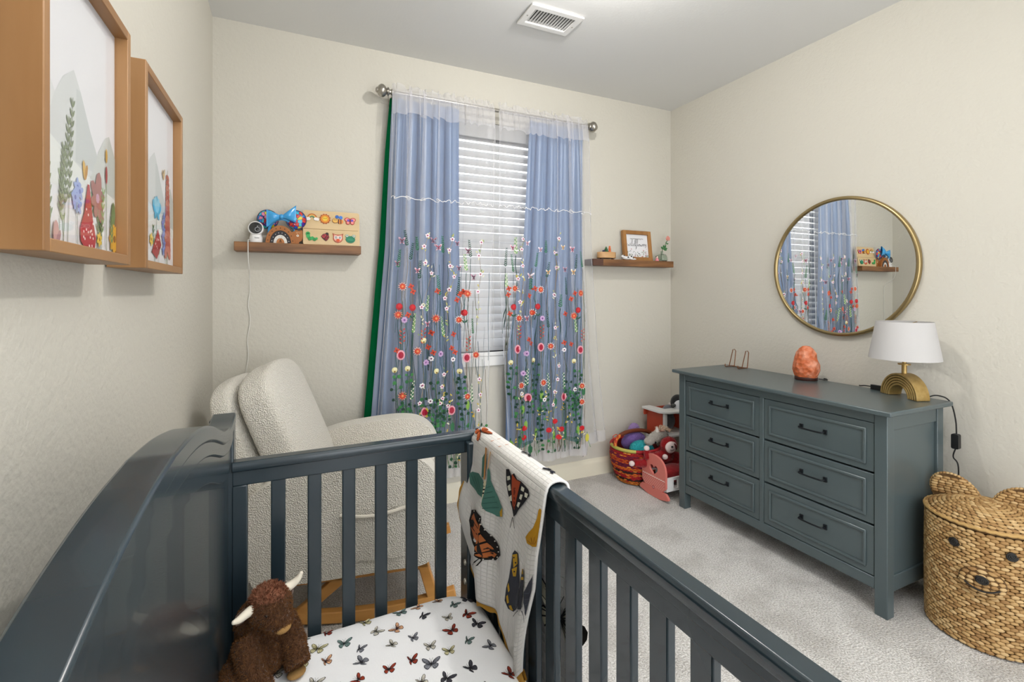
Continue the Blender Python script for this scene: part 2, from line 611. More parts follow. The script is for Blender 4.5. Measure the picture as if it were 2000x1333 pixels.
# ------------------------------------------------------------------ crib
crib_m = mat('slate_green_crib_paint', '#222f36', 0.26, spec=0.6, var=(3.0, '#27353c', 0.4, 0.7), coat=0.12)
crib = thing('baby_crib', 'dark slate wooden crib with solid arched headboard and slatted sides', 'crib', (0.19, 0.75, 0))
CY0, CY1 = 0.02, 1.48          # near / far end
HX0, HX1 = -0.192, -0.140      # headboard back / inner face
CC = 0.75
ztab = [(0, 1.105), (.12, 1.098), (.24, 1.08), (.34, 1.055), (.43, 1.026), (.50, 1.003), (.56, .990), (.61, .983), (.66, .984), (.70, .990), (.73, .994)]
def htop(y): return smooth_interp(ztab, abs(y - CC))
NY = 96
ys = [CY0 + (CY1 - CY0) * i / NY for i in range(NY + 1)]
def slab(b, x0, x1, top, bot):
    vs, fs = [], []
    for y in ys:
        vs += [(x0, y, bot(y)), (x1, y, bot(y)), (x1, y, top(y)), (x0, y, top(y))]
    for i in range(NY):
        for k in range(4):
            l = (k + 1) % 4
            fs.append((4*i + k, 4*i + l, 4*(i+1) + l, 4*(i+1) + k))
    fs += [(3, 2, 1, 0), tuple(4*NY + k for k in range(4))]
    b.add(vs, fs)
    return b
slab(MB(), HX0 + .008, HX1 - .012, lambda y: htop(y) - .02, lambda y: .10).build('headboard_panel', crib_m, crib)
slab(MB(), HX0, HX1 + .002, htop, lambda y: htop(y) - .03).build('crown_cap', crib_m, crib, bevel=.004)
slab(MB(), HX0 + .004, HX1 - .001, lambda y: htop(y) - .029, lambda y: htop(y) - .058).build('crown_moulding', crib_m, crib, bevel=.0025)
slab(MB(), HX0 + .006, HX1 - .006, lambda y: htop(y) - .057, lambda y: htop(y) - .135 + .03 * math.cos((y - CC) * 2.0)).build('crown_moulding', crib_m, crib, bevel=.002)
for y0, y1 in ((CY1 - .035, CY1 + .012), (CY0 - .012, CY0 + .035)):
    box_part('headboard_post', crib_m, crib, HX0 - .004, HX1 + .0, y0, y1, 0, .984, bevel=.004)
box_part('headboard_bottom_rail', crib_m, crib, HX0 + .004, HX1 - .004, CY0 + .03, CY1 - .03, .08, .16)
FX0, FX1 = 0.535, 0.578        # front rail cap
def end_rail(y):
    s = 1 if y > CC else -1
    b = MB()
    b.prism([(-.018, .0), (.018, .0), (.021, .006), (.021, .018), (.016, .026), (-.016, .026), (-.021, .018), (-.021, .006)], lambda a, z, d: (d, y + a, .844 + z), HX1 - .004, FX1 - .004)
    b.build('end_top_rail', crib_m, crib, bevel=.002)
    box_part('end_apron', crib_m, crib, HX1 - .004, FX0 - .005, y - .012, y + .012, .805, .845)
    box_part('end_bottom_rail', crib_m, crib, HX1 - .004, FX0 - .005, y - .012, y + .012, .17, .235)
    box_part('end_stile', crib_m, crib, HX1 - .004, HX1 + .032, y - .013, y + .013, .0, .806)
    for i in range(6):
        x = -.053 + .0917 * i
        box_part('end_slat', crib_m, crib, x, x + .036, y - .008, y + .008, .23, .808)
end_rail(CY1 - .025)
end_rail(CY0 + .025)
for y0, y1 in ((CY1 - .068, CY1 + .004), (CY0 - .004, CY0 + .068)):
    box_part('corner_post', crib_m, crib, .498, .575, y0, y1, 0, .845, bevel=.006)
b = MB()
b.prism([(-.019, 0), (.019, 0), (.0215, .006), (.0215, .02), (.016, .027), (-.016, .027), (-.0215, .02), (-.0215, .006)], lambda a, z, d: ((FX0 + FX1) / 2 + a, d, .843 + z), CY0, CY1)
b.build('front_top_rail', crib_m, crib, bevel=.002)
box_part('front_apron', crib_m, crib, .543, .568, CY0 + .05, CY1 - .05, .795, .844)
box_part('front_apron_lip', crib_m, crib, .5405, .5705, CY0 + .05, CY1 - .05, .826, .8435, bevel=.002)
box_part('front_bottom_rail', crib_m, crib, .543, .568, CY0 + .05, CY1 - .05, .17, .235)
for i in range(15):
    y = 1.408 - .0908 * (i + 0) - .0
    y0 = .862 + .0908 * (6 - i)
    if y0 < CY0 + .08 or y0 > CY1 - .12: continue
    box_part('front_slat', crib_m, crib, .546, .564, y0, y0 + .044, .23, .798)
# mattress support and bolt heads
box_part('mattress_support', dark_m, crib, HX1 - .004, .536, CY0 + .05, CY1 - .05, .235, .245)
for z in (.46, .40):
    b = MB()
    b.lathe([(0.0, .0), (.003, .0), (.004, .002), (.008, .003), (.009, .0)], 16, (0, 0, 0), M=Matrix.Translation((.498, CY1 - .045, z)) @ Matrix.Rotation(-math.pi / 2, 4, 'Y'))
    b.build('bolt', nickel_m, crib)

# mattress with a butterfly-print sheet
sheet_m = mat('white_muslin_sheet', '#f0f0f1', 0.9, bump=('noise', 260, 0.35, 0.002), spec=0.2)
MX0, MX1, MY0, MY1, MZ = -0.136, 0.520, 0.085, 1.425, 0.395
mat_t = thing('crib_mattress', 'crib mattress in a white muslin sheet printed with butterflies', 'mattress', ((MX0 + MX1) / 2, (MY0 + MY1) / 2, .245))
def mtop(x, y):
    """height of the softly rounded mattress top"""
    cx, cy = (MX0 + MX1) / 2, (MY0 + MY1) / 2
    dx = max(0, abs(x - cx) - ((MX1 - MX0) / 2 - .10)) / .10
    dy = max(0, abs(y - cy) - ((MY1 - MY0) / 2 - .12)) / .12
    d = min(1.0, math.hypot(dx, dy))
    return MZ - .030 * (1 - math.sqrt(max(0, 1 - d ** 2.6))) - .004 * math.sin(x * 9 + 1) * math.sin(y * 6)
def mfn(u, v):
    w2, h2, r = (MX1 - MX0) / 2, (MY1 - MY0) / 2, .11
    # concentric rounded rectangles, last rings go down the side
    ang = 2 * math.pi * u
    ring = v
    pts = rr_m
    p = pts[int(round(u * (len(pts) - 0))) % len(pts)]
    cx, cy = (MX0 + MX1) / 2, (MY0 + MY1) / 2
    if ring <= .7:
        k = ring / .7
        x, y = cx + p[0] * k, cy + p[1] * k
        return (x, y, mtop(x, y))
    k = (ring - .7) / .3
    x, y = cx + p[0], cy + p[1]
    z0 = mtop(x, y)
    bulge = 1 + .012 * math.sin(k * math.pi)
    return (cx + p[0] * bulge, cy + p[1] * bulge, z0 + (.246 - z0) * k)
rr_m = rrect(MX1 - MX0, MY1 - MY0, .115, 10)
# densify straight runs
dense = []
for i in range(len(rr_m)):
    a, c = rr_m[i], rr_m[(i + 1) % len(rr_m)]
    L = math.hypot(c[0] - a[0], c[1] - a[1]); k = max(1, int(L / .03))
    dense += [(a[0] + (c[0] - a[0]) * t / k, a[1] + (c[1] - a[1]) * t / k) for t in range(k)]
rr_m = dense
msh = MB().grid(mfn, len(rr_m), 50, closeu=True, flip=True)
sheet = msh.build('fitted_sheet', sheet_m, mat_t, ang=60)

# --- butterfly drawing ------------------------------------------------
def wing(kind='fore'):
    if kind == 'fore':
        return [(.02, .02), (.10, .22), (.28, .42), (.48, .52), (.56, .48), (.55, .36), (.46, .20), (.30, .06), (.12, -.02)]
    return [(.02, .0), (.16, -.01), (.34, .03), (.44, -.06), (.42, -.20), (.32, -.34), (.20, -.40), (.10, -.30), (.04, -.14)]
def scaled(P, k, c=None):
    cx = sum(p[0] for p in P) / len(P) if c is None else c[0]
    cy = sum(p[1] for p in P) / len(P) if c is None else c[1]
    return [(cx + (x - cx) * k, cy + (y - cy) * k) for x, y in P]
def butterfly(fill, edge, accent=None, veins=True, detail=1, fold=1.0, sidek=1.0, body='#1f1a1a', inset=.80):
    """list of (points, colour, layer) in a unit square"""
    out = []
    for s in (1, -1):
        fx = fold if s < 0 else sidek
        for kd in ('hind', 'fore'):
            W = [(x * s * fx, y) for x, y in wing(kd)]
            out.append((W, edge, 0 if kd == 'hind' else 1))
            F = scaled(W, inset)
            out.append((F, fill, 2 if kd == 'hind' else 3))
            if veins:
                bx, by = W[0]
                idx = (2, 3, 5, 6) if kd == 'fore' else (2, 3, 4, 5)
                for i in idx:
                    tx, ty = F[i]
                    nx, ny = -(ty - by), tx - bx
                    l = math.hypot(nx, ny) + 1e-6
                    nx, ny = nx / l * .012, ny / l * .012
                    out.append(([(bx + nx, by + ny), (bx - nx, by - ny), (tx - nx, ty - ny), (tx + nx, ty + ny)], edge, 4))
            if accent and detail:
                for i in range(1, len(W) - 1):
                    x, y = W[i]
                    cx = sum(p[0] for p in W) / len(W); cy = sum(p[1] for p in W) / len(W)
                    px, py = x + (cx - x) * .10, y + (cy - y) * .10
                    r = .022
                    out.append(([(px + r, py), (px, py + r), (px - r, py), (px, py - r)], accent, 5))
    out.append(([(0, .24), (.025, .14), (.03, 0), (.02, -.20), (0, -.28), (-.02, -.20), (-.03, 0), (-.025, .14)], body, 6))
    for s in (1, -1):
        out.append(([(0, .22), (s * .10, .44), (s * .115, .44), (s * .012, .22)], body, 6))
    return out
def stamp(mb, shapes, fn, eps=.0004):
    """fn(x,y,h) -> world; shapes drawn from bottom layer up"""
    for P, col, ly in shapes:
        mb.poly(P, fn, eps * (1 + ly), H(col))
print_m = vcol('fabric_print', 0.85, 0.2)
B_STYLES = [('#b5482f', '#2a2225', '#e7d9c9'), ('#4a4a52', '#26262b', None), ('#7c9490', '#3c4a48', None), ('#e2ddd0', '#45433a', None), ('#e9b68c', '#4a2c2c', '#f2e6d8'), ('#a3402d', '#3a2022', None), ('#8d8f96', '#3b3c44', None), ('#d9d2a8', '#5c5836', None)]
rng = random.Random(11)
mbp = MB()
spots = []
tries = 0
while len(spots) < 150 and tries < 9000:
    tries += 1
    x, y = rng.uniform(MX0 + .03, MX1 - .03), rng.uniform(MY0 + .3, MY1 - .03)
    if all((x - a) ** 2 + (y - c) ** 2 > .049 ** 2 for a, c in spots):
        spots.append((x, y))
for (x, y) in spots:
    st = rng.choice(B_STYLES)
    sz = rng.uniform(.028, .042)
    a = rng.uniform(-.7, .7) + rng.choice((0, 0, math.pi * .15, -math.pi * .2))
    ca, sa = math.cos(a), math.sin(a)
    shp = butterfly(st[0], st[1], st[2], True, 0, rng.choice((1, 1, .5, .35, .8)), 1.0)
    def fn(px, py, h, x=x, y=y, ca=ca, sa=sa, sz=sz):
        X = x + (px * ca - py * sa) * sz; Y = y + (px * sa + py * ca) * sz
        return (X, Y, mtop(X, Y) + .0005 + h)
    stamp(mbp, shp, fn, .00025)
mbp.build('printed_butterflies', print_m, mat_t, kind='stuff', smooth=False)

# ------------------------------------------------------------------ quilted blanket over the corner of the crib
quilt_m = mat('white_quilted_muslin', '#e4e1dd', 0.9, bump=('brick', 30, 0.5, 0.012), coords='UV', spec=0.15)
trim_y_m = mat('mustard_trim', '#b8872c', 0.85, bump=('noise', 200, 0.3, 0.002))
bl = thing('quilted_blanket', 'white quilted blanket with big butterflies and mustard scalloped edge over crib rail', 'blanket', (.557, 1.2, .35))
BY0, BY1 = .955, 1.431
inner_hem = [(0, .415), (.08, .372), (.16, .355), (.26, .36), (.36, .415), (.46, .435), (.6, .43), (.78, .425), (.9, .445), (1, .48)]   # z of the hem along the rail
def by(s, t):
    """Y position: the far edge swings out and in as it falls"""
    near = BY0 + .055 * t - .01 * math.sin(t * 5)
    far = BY1 + interp([(0, .0), (.25, .012), (.55, .045), (.75, .055), (.9, .02), (1, -.02)], t) * .4
    return near + (far - near) * s
RT = .8735
def blf(s, q, off=0.0):
    """q in [-1, 0] outside drop, 0..1 inside drop; 0.06 around zero goes over the rail"""
    cx = (FX0 + FX1) / 2; hw = (FX1 - FX0) / 2 + .004 + off
    rip = .010 * math.sin(s * 9 + 1.5) + .006 * math.sin(s * 21)
    if abs(q) <= .08:
        a = q / .08 * math.pi / 2
        y = by(s, 0)
        return Vector((cx - math.sin(a) * hw, y, RT - .012 + math.cos(a) * (.016 + off)))
    if q > 0:
        t = (q - .08) / .92
        hem = smooth_interp(inner_hem, s)
        z = RT - .012 + (hem - RT + .012) * t
        x = cx - hw - .002 - (.012 + rip) * min(1, t * 3) * (.3 + t) - .006 * abs(math.sin(t * 6 + s * 4))
        x -= .030 * max(0, s - .55) / .45 * math.sin(min(1, max(0, t - .2) * 1.4) * math.pi) ** 1.3
        return Vector((x, by(s, t), z))
    t = (-q - .08) / .92
    z = RT - .012 + (.20 - RT) * t
    x = cx + hw + .003 + (.010 + rip * .8) * min(1, t * 3) + .004 * math.sin(t * 9 + s * 3)
    return Vector((x, BY0 + (BY1 - BY0) * s + .02 * t, z))
qs = [-1 + i * .92 / 40 for i in range(40)] + [-.08 + .16 * i / 12 for i in range(12)] + [.08 + .92 * i / 60 for i in range(61)]
mq = MB()
NQ = len(qs) - 1
mq.grid(lambda u, v: blf(u, qs[int(round(v * NQ))]), 70, NQ)
for k in list(mq.uv):
    u, v = mq.uv[k]
    mq.uv[k] = (u * .52, v * 1.25)
cloth = mq.build('quilt_cloth', quilt_m, bl, ang=70)
sol = cloth.modifiers.new('thickness', 'SOLIDIFY'); sol.thickness = .006; sol.offset = 1.0
# mustard scalloped trim round the edge
b = MB()
def hempath():
    P = []
    for i in range(50): P.append((1, .10 + .90 * i / 50))
    for i in range(51): P.append((1 - i / 50, 1.0))
    return P
HP = [blf(s, q) for s, q in hempath()]
wv = []
for i, p in enumerate(HP):
    t = (HP[min(i + 1, len(HP) - 1)] - HP[max(i - 1, 0)])
    wv.append(p)
for i in range(len(wv)):
    t = (wv[min(i + 1, len(wv) - 1)] - wv[max(i - 1, 0)]).normalized()
    o = Vector((1, 0, 0)).cross(t) * -1
    if o.dot(Vector((0, .3 if i < 55 else 0, -1 if i >= 45 else 0))) < 0: o = -o
    k = .015 + .004 * math.sin(i * .9)
    a = wv[i] - o * .003; c = wv[i] + o * k
    b.v += [a + Vector((-.004, 0, 0)), c + Vector((-.0045, 0, 0)), c + Vector((.004, 0, 0)), a + Vector((.004, 0, 0))]
for i in range(len(wv) - 1):
    for k in range(4):
        l = (k + 1) % 4
        b.f.append([4*i + k, 4*i + l, 4*(i+1) + l, 4*(i+1) + k]); b.m.append(0); b.c.append(None)
b.build('scalloped_trim', trim_y_m, bl, ang=60)

# large printed butterflies: placed by (Y, Z) on the hanging cloth
def q_of(y, z):
    """invert the inside drop"""
    s, t = .5, .5
    for _ in range(14):
        hem = smooth_interp(inner_hem, min(1, max(0, s)))
        t = (z - (RT - .012)) / (hem - RT + .012)
        near = by(0, t); far = by(1, t)
        s = (y - near) / (far - near)
    return s, .08 + .92 * t
def on_quilt_px(u, v, h):
    """a measured point of the print, laid on the hanging cloth"""
    x0 = .525
    for _ in range(3):
        d = at_x(u, v, x0)
        s_, q_ = q_of(d.y, min(d.z, RT - .013))
        s_ = min(.998, max(.002, s_)); q_ = min(.998, max(.08, q_))
        p = blf(s_, q_)
        x0 = p.x
    return p + Vector((-.0085 - h, 0, 0))
ZP = lambda L: [(860 + a / 2.5, 800 + c / 2.5) for a, c in L]       # read off an enlarged view
def fine(P):
    Q = []
    for i in range(len(P)):
        a, d = P[i], P[(i + 1) % len(P)]
        Q += [a, ((a[0] + d[0]) / 2, (a[1] + d[1]) / 2)]
    return Q
class Print:
    def __init__(self): self.b = MB(); self.k = 0
    def poly(self, P, col, lv=None):
        self.k += 1
        lv = lv if lv is not None else (0 if self.k == 1 else 1)
        h = (0, .0012, .0022)[lv] + self.k * .00001
        tri = tessellate_polygon([[Vector((a, c, 0)) for a, c in P]])
        T = [tuple(P[i] for i in t) for t in tri]
        mid = lambda a, c: ((a[0] + c[0]) / 2, (a[1] + c[1]) / 2)
        for _ in range(2 if lv < 2 else 1):                      # follow the curved cloth
            T = [q for a, c, d in T for q in ((a, mid(a, c), mid(a, d)), (c, mid(a, c), mid(c, d)), (d, mid(a, d), mid(c, d)), (mid(a, c), mid(c, d), mid(a, d)))]
        ix, vs_, fs_ = {}, [], []
        for t in T:
            f_ = []
            for p in t:
                k_ = (round(p[0], 3), round(p[1], 3))
                if k_ not in ix: ix[k_] = len(vs_); vs_.append(on_quilt_px(p[0], p[1], h))
                f_.append(ix[k_])
            if len(set(f_)) == 3: fs_.append(f_)
        self.b.add(vs_, fs_, 0, H(col)); return self
    def line(self, a, c, wd, col):
        l = math.hypot(c[0] - a[0], c[1] - a[1]) + 1e-6
        nx, ny = -(c[1] - a[1]) / l * wd / 2, (c[0] - a[0]) / l * wd / 2
        return self.poly([(a[0] + nx, a[1] + ny), (a[0] - nx, a[1] - ny), (c[0] - nx, c[1] - ny), (c[0] + nx, c[1] + ny)], col, 2)
    def dot(self, x, y, r, col, sq=1.0): return self.poly([(x + r * math.cos(1.05 * k), y + r * sq * math.sin(1.05 * k)) for k in range(6)], col, 2)
    def done(self, lab): return self.b.build('printed_butterfly', print_m, bl, smooth=False, label=lab)
# monarch
P = Print(); W = ZP([(160, 490), (185, 488), (205, 520), (235, 530), (262, 600), (300, 665), (308, 710), (285, 735), (250, 725), (215, 690), (205, 700), (190, 690), (160, 610), (157, 540)])
P.poly(W, '#211e1d')
P.poly(ZP([(162, 520), (176, 505), (198, 560), (203, 600), (196, 660), (178, 620), (165, 580)]), '#b8683f')
for q in ([(212, 560), (228, 550), (240, 590), (215, 610)], [(214, 620), (242, 600), (256, 635), (216, 650)], [(218, 658), (258, 645), (278, 680), (240, 690)], [(228, 695), (270, 690), (292, 705), (280, 720), (252, 715)]):
    P.poly(ZP(q), '#c0703f')
for a in ([(162, 560), (196, 610)], [(168, 530), (200, 580)]): P.line(*ZP(a), 1.2, '#211e1d')
for x, y in ((228, 536), (244, 552), (256, 580), (270, 612), (284, 640), (296, 668), (302, 692), (296, 718), (276, 728), (252, 722), (222, 528), (180, 494)): P.dot(860 + x / 2.5, 800 + y / 2.5, 1.5, '#e9e3d8')
P.poly(ZP([(200, 600), (208, 600), (208, 690), (203, 722), (197, 715), (194, 680)]), '#2a2624')
P.line(*ZP([(199, 720), (186, 756)]), 1.0, '#2a2624'); P.line(*ZP([(201, 720), (214, 756)]), 1.0, '#2a2624')
P.done('orange and black butterfly print')
# tiger moth
P = Print(); P.poly(ZP([(335, 290), (350, 290), (360, 320), (375, 310), (390, 340), (410, 350), (445, 390), (450, 420), (420, 460), (395, 490), (385, 510), (372, 522), (365, 480), (345, 410), (335, 350)]), '#27262a')
P.poly(ZP([(366, 312), (388, 342), (408, 352), (392, 420), (378, 488), (370, 470), (364, 390)]), '#a8492b')
P.poly(ZP([(374, 380), (384, 380), (380, 480), (374, 480)]), '#6a2a1c')
for q in ([(342, 325), (356, 322), (358, 340), (344, 345)], [(344, 372), (358, 362), (362, 392), (350, 396)], [(352, 425), (364, 415), (366, 445), (356, 445)], [(414, 372), (428, 382), (424, 400), (410, 392)], [(430, 402), (446, 410), (440, 430), (428, 424)], [(408, 412), (420, 414), (412, 440), (402, 432)], [(396, 450), (408, 452), (398, 478), (390, 468)]):
    P.poly(ZP(q), '#dcdac8')
P.line(*ZP([(370, 524), (360, 574)]), 1.0, '#2a2624'); P.line(*ZP([(372, 524), (380, 578)]), 1.0, '#2a2624')
P.done('black, cream and rust moth print')
# green moth
P = Print(); P.poly(ZP([(157, 310), (172, 302), (200, 310), (222, 345), (225, 395), (217, 430), (195, 410), (165, 360)]), '#4c776c')
P.poly(ZP([(246, 270), (258, 300), (264, 345), (300, 430), (318, 480), (318, 522), (293, 520), (260, 490), (238, 455), (244, 360)]), '#4f7d72')
P.poly(ZP([(220, 235), (236, 205), (240, 260), (232, 330), (216, 330)]), '#4c776c')
P.poly(ZP([(304, 474), (318, 480), (318, 522), (308, 520)]), '#c79a2e')
for k in range(5): P.line(*ZP([(248, 380 + 24 * k), (268 + 9 * k, 372 + 26 * k)]), 1.2, '#3a6057')
for k in range(3): P.line(*ZP([(170 + 14 * k, 315 + 8 * k), (196 + 10 * k, 390 + 10 * k)]), 1.0, '#3a6057')
P.poly(ZP([(228, 345), (241, 345), (238, 470), (222, 470)]), '#d8cfae')
for k in range(4): P.poly(ZP([(225, 352 + 17 * k), (241, 350 + 17 * k), (241, 357 + 17 * k), (225, 359 + 17 * k)]), '#23211f')
P.line(*ZP([(232, 340), (240, 175)]), 3.0, '#c58a52'); P.line(*ZP([(248, 290), (262, 180)]), 2.0, '#d9b184'); P.line(*ZP([(226, 470), (214, 490)]), 1.0, '#3a3a30')
P.done('grey green moth print')
# dark swallowtail
P = Print(); P.poly(ZP([(378, 685), (395, 700), (398, 780), (402, 830), (400, 920), (395, 965), (372, 985), (345, 970), (328, 930), (335, 870), (350, 820), (362, 750), (368, 700)]), '#3a3c45')
for q in ([(370, 706), (392, 702), (394, 750), (374, 770)], [(366, 776), (392, 764), (386, 812), (372, 812)], [(344, 860), (350, 842), (356, 880), (348, 890)], [(338, 910), (346, 900), (352, 940), (342, 944)], [(350, 955), (362, 952), (372, 978), (358, 974)]): P.poly(ZP(q), '#c59a2e')
for x, y in ((378, 720), (386, 745), (380, 788)): P.dot(860 + x / 2.5, 800 + y / 2.5, 1.7, '#2a2a30')
P.poly(ZP([(417, 775), (426, 775), (426, 830), (421, 900), (413, 972), (402, 970), (404, 900), (411, 830)]), '#34353d')
P.poly(ZP([(417, 775), (426, 775), (427, 800), (416, 800)]), '#c59a2e'); P.poly(ZP([(414, 814), (426, 814), (426, 828), (413, 828)]), '#c59a2e')
P.poly(ZP([(480, 795), (487, 830), (486, 900), (484, 1040), (470, 1055), (445, 1020), (430, 990), (422, 940), (425, 890), (450, 840)]), '#3a3c45')
for k in range(5): P.line(*ZP([(428 + 2 * k, 895 + 28 * k), (484, 890 + 28 * k)]), 1.0, '#5a5d68')
P.poly(ZP([(474, 795), (486, 795), (487, 850), (476, 845)]), '#c59a2e'); P.poly(ZP([(454, 1025), (478, 1030), (470, 1048)]), '#c59a2e')
P.line(*ZP([(405, 975), (375, 1006)]), 1.2, '#2a2a30'); P.line(*ZP([(416, 980), (430, 1030)]), 1.2, '#2a2a30'); P.line(*ZP([(430, 1030), (456, 1076)]), 1.2, '#2a2a30')
P.done('charcoal and yellow swallowtail print')
# mustard butterfly cut by the near fold
P = Print(); P.poly(ZP([(503, 480), (510, 490), (505, 560), (500, 640), (490, 668), (465, 668), (440, 650), (433, 620), (445, 600), (468, 575), (488, 530), (495, 490)]), '#bd8a1d')
for a in ([(470, 655), (462, 622)], [(474, 655), (480, 620)], [(478, 656), (496, 632)], [(466, 655), (446, 636)]): P.line(*ZP(a), 1.1, '#8a5514')
P.done('mustard yellow butterfly print')
mb = MB()
# stripes of a moth lying across the top of the rail
def on_top(cs, cq, size, ang):
    ca, sa = math.cos(ang), math.sin(ang)
    def fn(px, py, h):
        s = cs + (px * ca - py * sa) * size / .5; q = cq + (px * sa + py * ca) * size / .085 * .08
        p = blf(min(.99, max(.01, s)), max(-.2, min(.14, q)), .0075 + h)
        return p
    return fn
def deco(shapes, fn, name, lab):
    m_ = MB()
    stamp(m_, shapes, fn, .0006)
    return m_.build(name, print_m, bl, smooth=False, label=lab)
deco(butterfly('#c4683a', '#8f3f20', None), on_top(.93, .03, .085, 1.2), 'printed_butterfly', 'rust butterfly print on the rail top')
for dy in (.60, .72):
    deco([([(-.5, -.03), (.5, -.03), (.5, .03), (-.5, .03)], '#c27a42', 0)], on_top(dy, .02, .05, 1.3), 'printed_stripe', 'thin orange print stripe')
deco(butterfly('#2d2f3d', '#20222c', None, detail=0), on_top(.40, -.03, .04, .3), 'printed_butterfly', 'navy butterfly print')
deco(butterfly('#2d2f3d', '#20222c', None, detail=0), on_top(.12, -.02, .04, .2), 'printed_butterfly', 'navy butterfly print')
# one on the outer drop, seen between the slats
deco(butterfly('#d3cdb6', '#24231f', None, inset=.9), lambda px, py, h: blf(.06 + px * .34, -.60 + py * .2) + Vector((.009 + h, 0, 0)), 'printed_butterfly', 'cream and black butterfly print')
deco(butterfly('#d3cdb6', '#24231f', None, inset=.9), lambda px, py, h: blf(.10 + px * .34, -.55 + py * .2) + Vector((-.0035 - h, 0, 0)), 'printed_butterfly', 'cream and black butterfly print')

# ------------------------------------------------------------------ dresser
dr_m = mat('slate_dresser_paint', '#4a5659', 0.3, spec=0.5, var=(2.5, '#4e5a5c', 0.4, 0.7), coat=0.1)
pull_m = mat('black_iron', '#22262a', 0.35, 0.6)
DX0, DX1, DY0, DY1 = 2.165, 2.59, 1.105, 2.238
dr = thing('dresser', 'slate grey six-drawer wooden dresser against the right wall', 'dresser', (2.37, 1.67, 0))
box_part('dresser_top', dr_m, dr, 2.128, 2.60, 1.074, 2.262, .824, .844, bevel=.005)
lw = .048
for (x0, y0) in ((DX0, DY0), (DX0, DY1 - lw), (DX1 - lw, DY0), (DX1 - lw, DY1 - lw)):
    b = MB()
    b.prism([(0, 0), (lw, 0), (lw, lw), (0, lw)], lambda a, c, d: (x0 + a, y0 + c, d), 0, .824)
    b.build('leg', dr_m, dr, bevel=.003)
DM = 1.672
box_part('divider', dr_m, dr, DX0 + .002, DX0 + .03, DM - .012, DM + .012, .146, .784)
box_part('upper_rail', dr_m, dr, DX0 + .002, DX0 + .03, DY0 + lw, DY1 - lw, .782, .824)
box_part('lower_rail', dr_m, dr, DX0 + .002, DX0 + .03, DY0 + lw, DY1 - lw, .100, .148)
for y0, y1 in ((DY0 + .012, DY0 + .024), (DY1 - .024, DY1 - .012)):
    box_part('side_panel', dr_m, dr, DX0 + lw, DX1 - lw, y0, y1, .10, .824)
    ya, yb_ = (y0 - .008, y1) if y0 < 1.5 else (y0, y1 + .008)
    box_part('side_rail', dr_m, dr, DX0 + lw, DX1 - lw, ya, yb_, .755, .824)
    box_part('side_rail', dr_m, dr, DX0 + lw, DX1 - lw, ya, yb_, .10, .165)
box_part('back_panel', dr_m, dr, DX1 - .014, DX1 - .004, DY0 + lw, DY1 - lw, .10, .82)
box_part('bottom_panel', dr_m, dr, DX0 + .03, DX1 - .02, DY0 + .03, DY1 - .03, .12, .132)
box_part('gap_shade_sheet', dark_m, dr, DX0 + .034, DX0 + .04, DY0 + lw, DY1 - lw, .13, .82, bevel=0)  # near-black sheet standing in for the shade between drawers
zs = [(.577, .779), (.362, .569), (.151, .354)]
for (y0, y1) in ((DM + .013, DY1 - lw - .003), (DY0 + lw + .003, DM - .013)):
    for z0, z1 in zs:
        d = box_part('drawer', dr_m, dr, DX0 + .005, DX0 + .03, y0, y1, z0, z1, bevel=.0025)
        b = MB()
        iy0, iy1, iz0, iz1 = y0 + .028, y1 - .028, z0 + .026, z1 - .026
        b.frame([(iy0, iz0), (iy1, iz0), (iy1, iz1), (iy0, iz1)], [(iy0 + .013, iz0 + .013), (iy1 - .013, iz0 + .013), (iy1 - .013, iz1 - .013), (iy0 + .013, iz1 - .013)], lambda a, c, dd: (dd, a, c), DX0 - .002, DX0 + .006)
        b.build('drawer_moulding', dr_m, d, bevel=.004)
        yc, zc = (y0 + y1) / 2, (z0 + z1) / 2 + .012
        hw = .055
        b = MB()
        x = DX0 - .022
        b.tube(spline([(x + .027, yc - hw, zc), (x + .006, yc - hw, zc), (x, yc - hw * .8, zc - .001), (x - .001, yc, zc - .002), (x, yc + hw * .8, zc - .001), (x + .006, yc + hw, zc), (x + .027, yc + hw, zc)], 4), .0042, 8)
        for sg in (-1, 1):
            b.box(DX0 - .001, DX0 + .006, yc + sg * hw - .008, yc + sg * hw + .008, zc - .011, zc + .011)
        b.build('handle', pull_m, d, bevel=.0012, label='black metal pull')
# ------------------------------------------------------------------ window blind
slat_m = fabric('white_blind_vinyl', '#c6c6c6', 1.0, 0.10)
bd = thing('window_blind', 'white horizontal slat blind half hidden behind the sheer curtains', 'blind', (1.2, 2.925, .95))
box_part('valance', slat_m, bd, WX0 + .006, WX1 - .006, 2.872, 2.886, 2.315, 2.415, bevel=.004)
box_part('head_rail', slat_m, bd, WX0 + .01, WX1 - .01, 2.89, 2.95, 2.36, 2.415)
proto = None
nsl = 26
for i in range(nsl):
    z = 2.325 - .0535 * i
    if proto is None:
        prof = [(-.0315, 0), (-.016, .0028), (0, .0038), (.016, .0028), (.0315, 0), (.0315, .0026), (.016, .0054), (0, .0064), (-.016, .0054), (-.0315, .0026)]
        M = Matrix.Translation((0, 2.925, z)) @ Matrix.Rotation(math.radians(55), 4, 'X')
        b = MB()
        n = len(prof)
        b.add([(x, a, c) for x in (WX0 + .012, WX1 - .012) for a, c in prof], [(k, (k + 1) % n, n + (k + 1) % n, n + k) for k in range(n)] + [tuple(range(n - 1, -1, -1)), tuple(range(n, 2 * n))], M=M)
        proto = b.build('slat', slat_m, bd, ang=30)
        z_first = z
    else:
        c = proto.copy(); c.parent = bd; COL.objects.link(c); c.location.z += z - z_first
box_part('bottom_rail', slat_m, bd, WX0 + .012, WX1 - .012, 2.905, 2.945, .932, .962, bevel=.004)
cord_w = mat('white_cord', '#dcdad4', 0.7)
